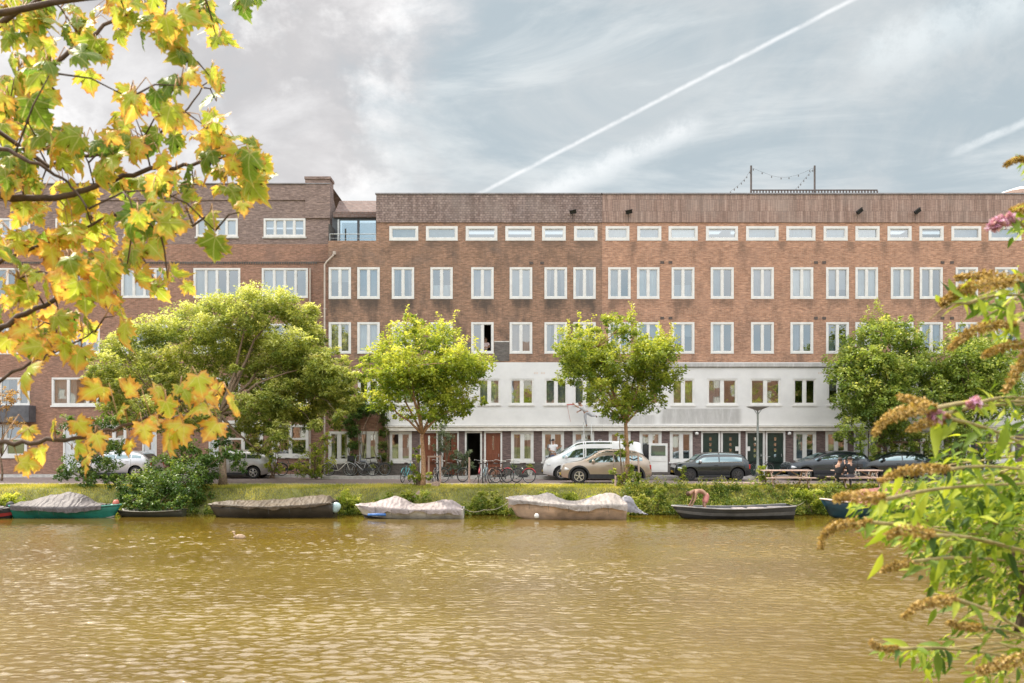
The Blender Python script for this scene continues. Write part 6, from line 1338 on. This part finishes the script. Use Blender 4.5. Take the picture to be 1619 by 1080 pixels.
BR = [  # polylines in photo bearings at real distances (metres)
    ([(-60, 95, 3.0), (0, 38, 2.9), (70, -8, 2.9), (120, -50, 2.9)], .011),
    ([(-80, 190, 2.8), (0, 150, 2.8), (50, 125, 2.8), (110, 82, 2.85), (165, 42, 2.9), (225, -4, 2.95), (270, -40, 3)], .009),
    ([(-90, 318, 2.7), (0, 313, 2.7), (90, 312, 2.75), (150, 297, 2.8), (225, 272, 2.85), (290, 262, 2.9), (350, 250, 2.95), (402, 232, 3.0)], .010),
    ([(75, 262, 3.0), (130, 250, 3.0), (190, 236, 3.0), (232, 222, 3.0), (285, 182, 3.0), (328, 132, 3.0)], .006),
    ([(-80, 575, 2.6), (0, 520, 2.6), (70, 482, 2.62), (130, 445, 2.65), (190, 415, 2.7), (270, 372, 2.75), (345, 335, 2.8)], .008),
    ([(-90, 700, 2.5), (0, 699, 2.5), (60, 698, 2.5), (130, 690, 2.52), (190, 672, 2.55), (250, 655, 2.6), (300, 628, 2.65), (345, 622, 2.7)], .0065),
    ([(-60, 250, 2.4), (0, 235, 2.4), (60, 262, 2.4), (105, 290, 2.45), (140, 330, 2.45)], .006),
    ([(-60, 30, 2.5), (60, 10, 2.5), (180, -10, 2.6), (290, -25, 2.6), (400, -40, 2.6)], .009),
    ([(-60, 440, 2.9), (30, 400, 2.9), (110, 375, 2.9), (200, 330, 2.95), (300, 300, 3)], .006),
    ([(-60, 640, 2.7), (20, 590, 2.7), (80, 560, 2.7), (150, 525, 2.7)], .005)]
bm_ = MB(); BP = []
def catmull(ps, k=5):
    out_ = []; q = [ps[0]]+ps+[ps[-1]]
    for i in range(1, len(q)-2):
        for j in range(k):
            t = j/k; a, b_, c, d = q[i-1], q[i], q[i+1], q[i+2]
            out_.append(.5*((2*b_)+(c-a)*t+(2*a-5*b_+4*c-d)*t*t+(3*b_-a-3*c+d)*t*t*t))
    return out_+[ps[-1]]
for pl_, r in BR:
    ps = catmull([P(*q) for q in pl_]); n = len(ps)
    st = ps[0]; anchor = base+tpts[2 if pl_[0][1] > 300 else 3]
    lead = [anchor.lerp(st, u)+Vector((0, 0, .12*math.sin(math.pi*u))) for u in (0, .25, .5, .75)]
    allp = lead+ps; rs = [r*2.4, r*2, r*1.7, r*1.4]+[r*(1.25-.9*i/n) for i in range(n)]
    allp = [p+Vector((rnd.gauss(0, .003), rnd.gauss(0, .003), rnd.gauss(0, .004))) for p in allp]
    bm_.tube([p-base for p in allp], rs, 7); BP += ps
pet = MB(); LI = []
blobs = [(35, 40, 60, 50, 18), (120, 50, 60, 50, 14), (30, 110, 40, 40, 9), (200, 25, 45, 35, 9), (258, 45, 45, 42, 12), (320, 25, 35, 35, 9), (375, 8, 28, 14, 4), (150, 85, 16, 14, 3), (80, 115, 40, 25, 6), (345, 70, 18, 24, 4), (60, 20, 60, 30, 8), (230, 10, 50, 20, 7),
         (290, 92, 24, 14, 2), (205, 155, 26, 22, 4), (215, 188, 26, 20, 5), (285, 135, 22, 18, 4), (262, 175, 24, 16, 3), (335, 125, 18, 14, 3), (325, 200, 22, 24, 5), (342, 160, 10, 20, 2), (15, 165, 25, 30, 6), (30, 165, 16, 10, 2),
         (35, 200, 42, 35, 10), (70, 238, 50, 30, 9), (130, 238, 40, 22, 6), (170, 248, 36, 26, 7), (225, 235, 40, 25, 7), (285, 225, 40, 28, 8), (335, 235, 32, 28, 8), (385, 255, 24, 30, 7), (412, 275, 14, 26, 4), (405, 238, 16, 10, 2),
         (30, 270, 40, 40, 10), (60, 320, 45, 35, 11), (130, 325, 45, 40, 10), (195, 300, 45, 32, 8), (250, 300, 36, 34, 8), (305, 290, 34, 30, 8), (355, 285, 24, 40, 8), (395, 300, 18, 26, 4), (215, 350, 30, 24, 4), (290, 335, 26, 24, 5), (340, 365, 14, 20, 2), (385, 335, 12, 14, 1),
         (25, 375, 38, 34, 8), (90, 375, 44, 34, 9), (150, 372, 34, 30, 5), (30, 440, 40, 34, 7), (100, 440, 40, 34, 7), (160, 425, 30, 24, 4), (200, 425, 34, 26, 6), (255, 375, 26, 18, 3), (220, 385, 26, 22, 3), (250, 455, 34, 22, 5), (265, 440, 16, 24, 2), (185, 465, 14, 18, 2),
         (30, 495, 40, 34, 7), (95, 500, 40, 34, 6), (130, 525, 28, 24, 4), (20, 555, 26, 26, 4), (85, 555, 30, 24, 4), (60, 590, 20, 12, 2), (130, 555, 16, 14, 1), (180, 500, 20, 26, 2), (50, 525, 40, 24, 4)]
sprays = [(163, 637, 78, (-.9, .1)), (215, 640, 60, 0), (245, 632, 62, 0), (285, 628, 60, 0), (312, 615, 62, 0), (262, 655, 60, 0), (345, 625, 56, 0), (362, 650, 70, 0), (330, 670, 74, 0), (345, 690, 66, 0), (290, 700, 88, 0), (250, 690, 70, 0), (225, 690, 60, 0), (195, 665, 50, 0),
          (120, 683, 52, 0), (85, 683, 50, 0), (150, 705, 60, 0), (118, 722, 60, 0), (140, 740, 62, 0), (60, 728, 58, 0), (45, 690, 46, 0), (30, 752, 60, 0), (275, 720, 80, 0), (305, 645, 50, 0), (320, 640, 56, 0), (205, 712, 44, 0), (20, 640, 0, 0)]
def add_leaf(p, size, tint, side=0):
    s = min(BP, key=lambda q: (q-p).length_squared)
    td = Vector((rnd.gauss(0, .55)+side, rnd.gauss(0, .45), rnd.gauss(-.75, .5)));
    if td.length < .2: td = Vector((0, 0, -1))
    nr = Vector((rnd.gauss(0, .55), -abs(rnd.gauss(.8, .4)), rnd.gauss(.45, .45)))
    LI.append((p-base, size, td, nr, tint, rnd.uniform(.25, 1.15)))
    mid = p.lerp(s, .35)+Vector((0, 0, min(.05, (p-s).length*.35))); pet.tube([p-base, mid-base, s-base], [.0012, .0014, .002], 4)
for bx, by, rx, ry, n in blobs:
    hd_ = rnd.uniform(2.4, 3.1); hub = P(bx, by, hd_)
    s = min(BP, key=lambda q: (q-hub).length_squared); tw = [s, s.lerp(hub, .5)+Vector((0, 0, .02)), hub]; bm_.tube([q-base for q in tw], [.003, .0025, .0015], 5); BP.append(hub); BP.append(tw[1])
    for _ in range(max(1, round(n*(1.22 if bx < 230 else 1.0)))):
        px = bx+rnd.gauss(0, .5)*rx; py = by+rnd.gauss(0, .5)*ry-12; d = hd_+rnd.uniform(-.10, .10)
        sz = rnd.choice([.042, .052, .062, .07, .08, .095])*rnd.uniform(.9, 1.1); tint = min(1, max(0, rnd.gauss(.29+py/1650, .27)))
        add_leaf(P(px, py, d), sz, tint)
for px, py, s_, sd in sprays:
    if s_: add_leaf(P(px, py-s_*.35, rnd.uniform(2.45, 2.7)), s_/F*2.6*.62, min(1, max(.3, rnd.gauss(.72, .14))), sd[0] if sd else 0)
bm_.build('branches', maple_bark, mt, smooth=True); pet.build('leaf_stalks', petiole_m, mt, smooth=True, fixn=False)
maple_leaves(LI, mt)

# ---------------------------------------------------------------- foreground: butterfly bush, right
bb = Vector((1.95, -46.35, .25))
bush_o = empty('butterfly_bush', bb, 'butterfly bush with lime green leaves and brown withered flower spikes, reaching in from the right', 'shrub')
st_m = pm('bush_stem', (.34, .27, .12), .8, .3, 30); st_d = pm('bush_wood', (.10, .07, .045), .9, .4, 20)
L_bud = leafmat('butterfly_bush_leaf', ((.045, .10, .015), (.18, .28, .025), (.54, .60, .07)), .48, .6)
L_seed = leafmat('withered_floret', ((.22, .13, .04), (.52, .36, .10), (.78, .56, .26)), .25, .8)
L_pink = leafmat('pink_floret', ((.52, .22, .42), (.72, .42, .62), (.85, .62, .78)), .35, .6)
wood = MB(); stems = MB(); florets = [[], []]; BL_ = []   # leaves: pos, dir, size, tint
def rod(pl_, r, thick=False, k=5):
    ps = catmull([P(*q) for q in pl_], k); n = len(ps); (wood if thick else stems).tube([p-bb for p in ps], [r*(1.2-.7*i/n) for i in range(n)], 6); return ps
def spike(pts, rpx, kind=0, dens=1.0):
    ps = catmull([P(*q) for q in pts], 8); n = len(ps); d0 = pts[0][2]; rr = rpx*.78/F*d0
    stems.tube([p-bb for p in ps], [.0012+.0016*i/n for i in range(n)], 5); fl = []; florets[kind].append(fl)
    L_ = sum((ps[i+1]-ps[i]).length for i in range(n-1)); cnt = int(L_/.0045*28*dens)
    for _ in range(cnt):
        u = rnd.random()**.85*(n-1); i = min(int(u), n-2); c = ps[i].lerp(ps[i+1], u-i); tdir = (ps[i+1]-ps[i]).normalized()
        prof = min(1, .28+1.25*(u/(n-1)))*(1 if u/(n-1) < .85 else .75); prof *= .75+.25*math.sin(u*2.9)
        o = Vector((rnd.gauss(0, 1), rnd.gauss(0, 1), rnd.gauss(0, 1))); o -= tdir*o.dot(tdir); o.normalize()
        fl.append((c+o*rr*prof*rnd.uniform(.3, 1.0)-bb, o))
    return ps
def leafpair(p, tdir, size, tint=None, down=.3):
    for s_ in (-1, 1):
        o = tdir.cross(Vector((rnd.gauss(0, .4), rnd.gauss(0, .4), 1))).normalized()*s_
        BL_.append((p-bb, (o+tdir*.5+Vector((0, 0, -down*rnd.uniform(0, 2)))).normalized(), size*.52*rnd.uniform(.7, 1.15), rnd.random() if tint is None else tint))
d = 1.80
SP = [([(1488, 482, d), (1508, 466, d), (1545, 452, d), (1600, 446, d+.05)], 15, 0), ([(1510, 440, d+.1), (1560, 436, d+.1), (1625, 447, d+.1)], 13, 0), ([(1503, 552, d), (1520, 535, d), (1552, 518, d), (1605, 514, d)], 11, 0), ([(1552, 563, d), (1590, 548, d), (1640, 540, d)], 11, 0),
      ([(1382, 686, d-.1), (1400, 664, d-.1), (1432, 651, d-.1), (1480, 646, d-.1)], 14, 0), ([(1420, 627, d), (1446, 634, d), (1476, 645, d)], 12, 0), ([(1436, 682, d-.1), (1465, 668, d-.1), (1500, 662, d-.1)], 13, 0),
      ([(1390, 762, d-.1), (1420, 748, d-.1), (1458, 741, d-.1), (1500, 742, d-.1)], 11, 0), ([(1318, 790, d-.2), (1350, 785, d-.2), (1398, 790, d-.2)], 16, 0), ([(1297, 869, d-.1), (1306, 842, d-.1), (1330, 830, d-.1), (1378, 826, d-.1)], 11, 0),
      ([(1402, 848, d-.2), (1430, 838, d-.2), (1476, 846, d-.2)], 14, 0), ([(1392, 903, d), (1412, 896, d), (1442, 888, d)], 9, 0), ([(1428, 977, d-.2), (1452, 958, d-.2), (1482, 951, d-.2), (1512, 948, d-.2)], 11, 0), ([(1497, 984, d), (1522, 990, d), (1556, 992, d)], 8, 0),
      ([(1376, 1014, d), (1388, 1024, d), (1420, 1026, d)], 6, 0), ([(1545, 1062, d-.1), (1585, 1050, d-.1), (1640, 1034, d-.1)], 15, 0), ([(1588, 620, d), (1605, 590, d), (1625, 560, d)], 12, 0), ([(1590, 262, d), (1608, 252, d), (1640, 254, d)], 4, 0), ([(1600, 332, d+.1), (1630, 326, d)], 7, 0),
      ([(1566, 362, d), (1576, 352, d), (1604, 346, d)], 11, 1), ([(1470, 662, d-.1), (1488, 656, d-.1)], 11, 1), ([(1532, 640, d), (1546, 637, d)], 11, 1), ([(1470, 505, d+.1), (1500, 482, d), (1530, 480, d)], 0.1, 0)]
hubs = [(1700, 470, 2.1), (1720, 640, 2.05), (1740, 760, 2.0), (1720, 900, 2.0), (1720, 1060, 2.0)]
for hp in hubs:      # woody stems rising from the root to each hub
    e = P(*hp); s = bb+Vector((0, 0, -.1)); limb(wood, s-bb, e-bb, .022, .010, .08, 8)
for pts, rp, kind in SP:
    ps = spike(pts, rp, kind, 1.0 if rp > 1 else 0)
    ex, ey, ed = pts[-1]; hp = min(hubs, key=lambda q: abs(q[1]-ey-40)); mid = ((ex*2+hp[0])/3, (ey*2+hp[1])/3-10, (ed+hp[2])/2)
    q = rod([(ex, ey, ed), mid, hp], .0035)
    for i in range(2, len(q)-1, 2): leafpair(q[i], (q[i]-q[i-1]).normalized()*-1, .10 if kind == 0 else .08)
    leafpair(ps[-1], (ps[0]-ps[-1]).normalized(), .09)
# inner dark wood seen through the leaves
rod([(1610, 1000, 2.2), (1618, 940, 2.2), (1598, 880, 2.2), (1590, 850, 2.2), (1560, 835, 2.2)], .010, True); rod([(1660, 990, 2.1), (1622, 930, 2.1), (1612, 905, 2.1), (1640, 870, 2.1)], .012, True); rod([(1598, 880, 2.2), (1625, 850, 2.2), (1660, 840, 2.2)], .006, True)
lb_ = [(1385, 800, 34, 20, 16), (1420, 790, 34, 24, 20), (1400, 830, 30, 20, 14), (1450, 815, 40, 26, 30), (1490, 790, 40, 34, 40), (1520, 830, 44, 34, 55), (1560, 790, 44, 40, 55), (1600, 760, 40, 50, 45), (1530, 760, 36, 26, 26), (1570, 850, 44, 34, 60), (1610, 830, 30, 50, 50), (1480, 855, 34, 22, 24), (1520, 890, 34, 24, 26),
       (1560, 920, 40, 26, 24), (1612, 910, 26, 44, 30), (1600, 965, 24, 26, 12), (1490, 900, 26, 20, 10), (1440, 845, 26, 18, 10), (1500, 735, 24, 24, 8), (1548, 700, 30, 22, 10), (1600, 690, 28, 30, 16), (1590, 640, 30, 30, 12), (1555, 1000, 26, 16, 4), (1612, 1040, 20, 26, 8), (1440, 1030, 40, 10, 12), (1480, 1040, 30, 16, 10),
       (1545, 470, 34, 22, 12), (1590, 480, 30, 24, 12), (1600, 530, 26, 30, 12), (1560, 500, 20, 26, 5), (1610, 360, 14, 18, 6), (1608, 440, 16, 16, 6), (1615, 250, 10, 8, 4), (1540, 935, 30, 20, 10), (1575, 1060, 40, 20, 14), (1480, 945, 10, 20, 2), (1510, 1010, 8, 20, 2)]
for bx, by, rx, ry, n in lb_:
    hub = P(bx, by, rnd.uniform(1.95, 2.4)); hp = min(hubs, key=lambda q: abs(q[1]-by-30)); mid = hub.lerp(P(*hp), .5)+Vector((0, 0, .04))
    stems.tube([hub-bb, mid-bb, P(*hp)-bb], [.0015, .003, .005], 5)
    for _ in range(int(n*4.2)):
        u = rnd.random(); p = P(bx+rnd.gauss(0, .6)*rx, by+rnd.gauss(0, .6)*ry, rnd.uniform(1.85, 2.6)); dr = Vector((rnd.gauss(-.4, .7), rnd.gauss(0, .55), rnd.gauss(-.25, .5))).normalized()
        BL_.append((p-bb, dr, rnd.choice([.016, .020, .024, .029, .035, .044, .056])*rnd.uniform(.8, 1.1), min(1, max(0, rnd.gauss(.55, .28)))))
for px, py, s_ in ((1460, 790, .15), (1408, 770, .10), (1425, 775, .10), (1478, 690, .14), (1515, 690, .13), (1395, 905, .11), (1405, 858, .12), (1475, 925, .11), (1540, 745, .14), (1590, 700, .14), (1535, 470, .13), (1602, 500, .15), (1500, 470, .12), (1545, 500, .10), (1490, 910, .10), (1570, 965, .11), (1450, 830, .14), (1500, 770, .13)):
    BL_.append((P(px, py-30, 1.8)-bb, Vector((rnd.gauss(-.2, .3), rnd.gauss(0, .3), -1)).normalized(), s_*.55, rnd.uniform(.6, .95)))
# lanceolate leaf: 3 x 6 strip, keeled and arched
ts = np.linspace(0, 1, 7); wp = np.array([.03, .62, 1.0, .95, .72, .40, .02])*.15
Vs, Ts, Fs = [], [], []; nb = 0
for p, dr, s_, tint in BL_:
    nr = Vector((rnd.gauss(0, .6), rnd.gauss(-.3, .6), 1)); nr = (nr-dr*nr.dot(dr)).normalized(); sd_ = nr.cross(dr); arch = rnd.uniform(.1, .5); tw = rnd.uniform(-.6, .6)
    pr = []
    for t_, w_ in zip(ts, wp):
        c = np.array(p)+s_*(t_*np.array(dr)-arch*t_*t_*np.array(nr)); sv = np.array(sd_)*math.cos(tw*t_)+np.array(nr)*math.sin(tw*t_); nv = np.array(nr)
        pr += [c-sv*w_*s_+nv*w_*s_*.35, c, c+sv*w_*s_+nv*w_*s_*.35]
    Vs.append(np.array(pr)); Ts.append(np.full(21, tint)); Fs.append(np.array([(r*3+a, r*3+a+1, r*3+a+4, r*3+a+3) for r in range(6) for a in (0, 1)])+nb); nb += 21
fast_mesh('foliage', np.concatenate(Vs), np.concatenate(Fs), 4, L_bud, bush_o, np.concatenate(Ts), smooth=True)
wood.build('wood', st_d, bush_o, smooth=True); stems.build('stems', st_m, bush_o, smooth=True, fixn=False)
for kind, mt_, nm in ((0, L_seed, 'withered_flower_spike'), (1, L_pink, 'pink_flower_spike')):
    for arr in florets[kind]:
      if arr: leaves(nm, np.array([a[0][:] for a in arr]), .0062 if kind == 0 else .010, mt_, bush_o, .75, .0, .0, .6, None, np.array([a[1][:] for a in arr]), 2.5)
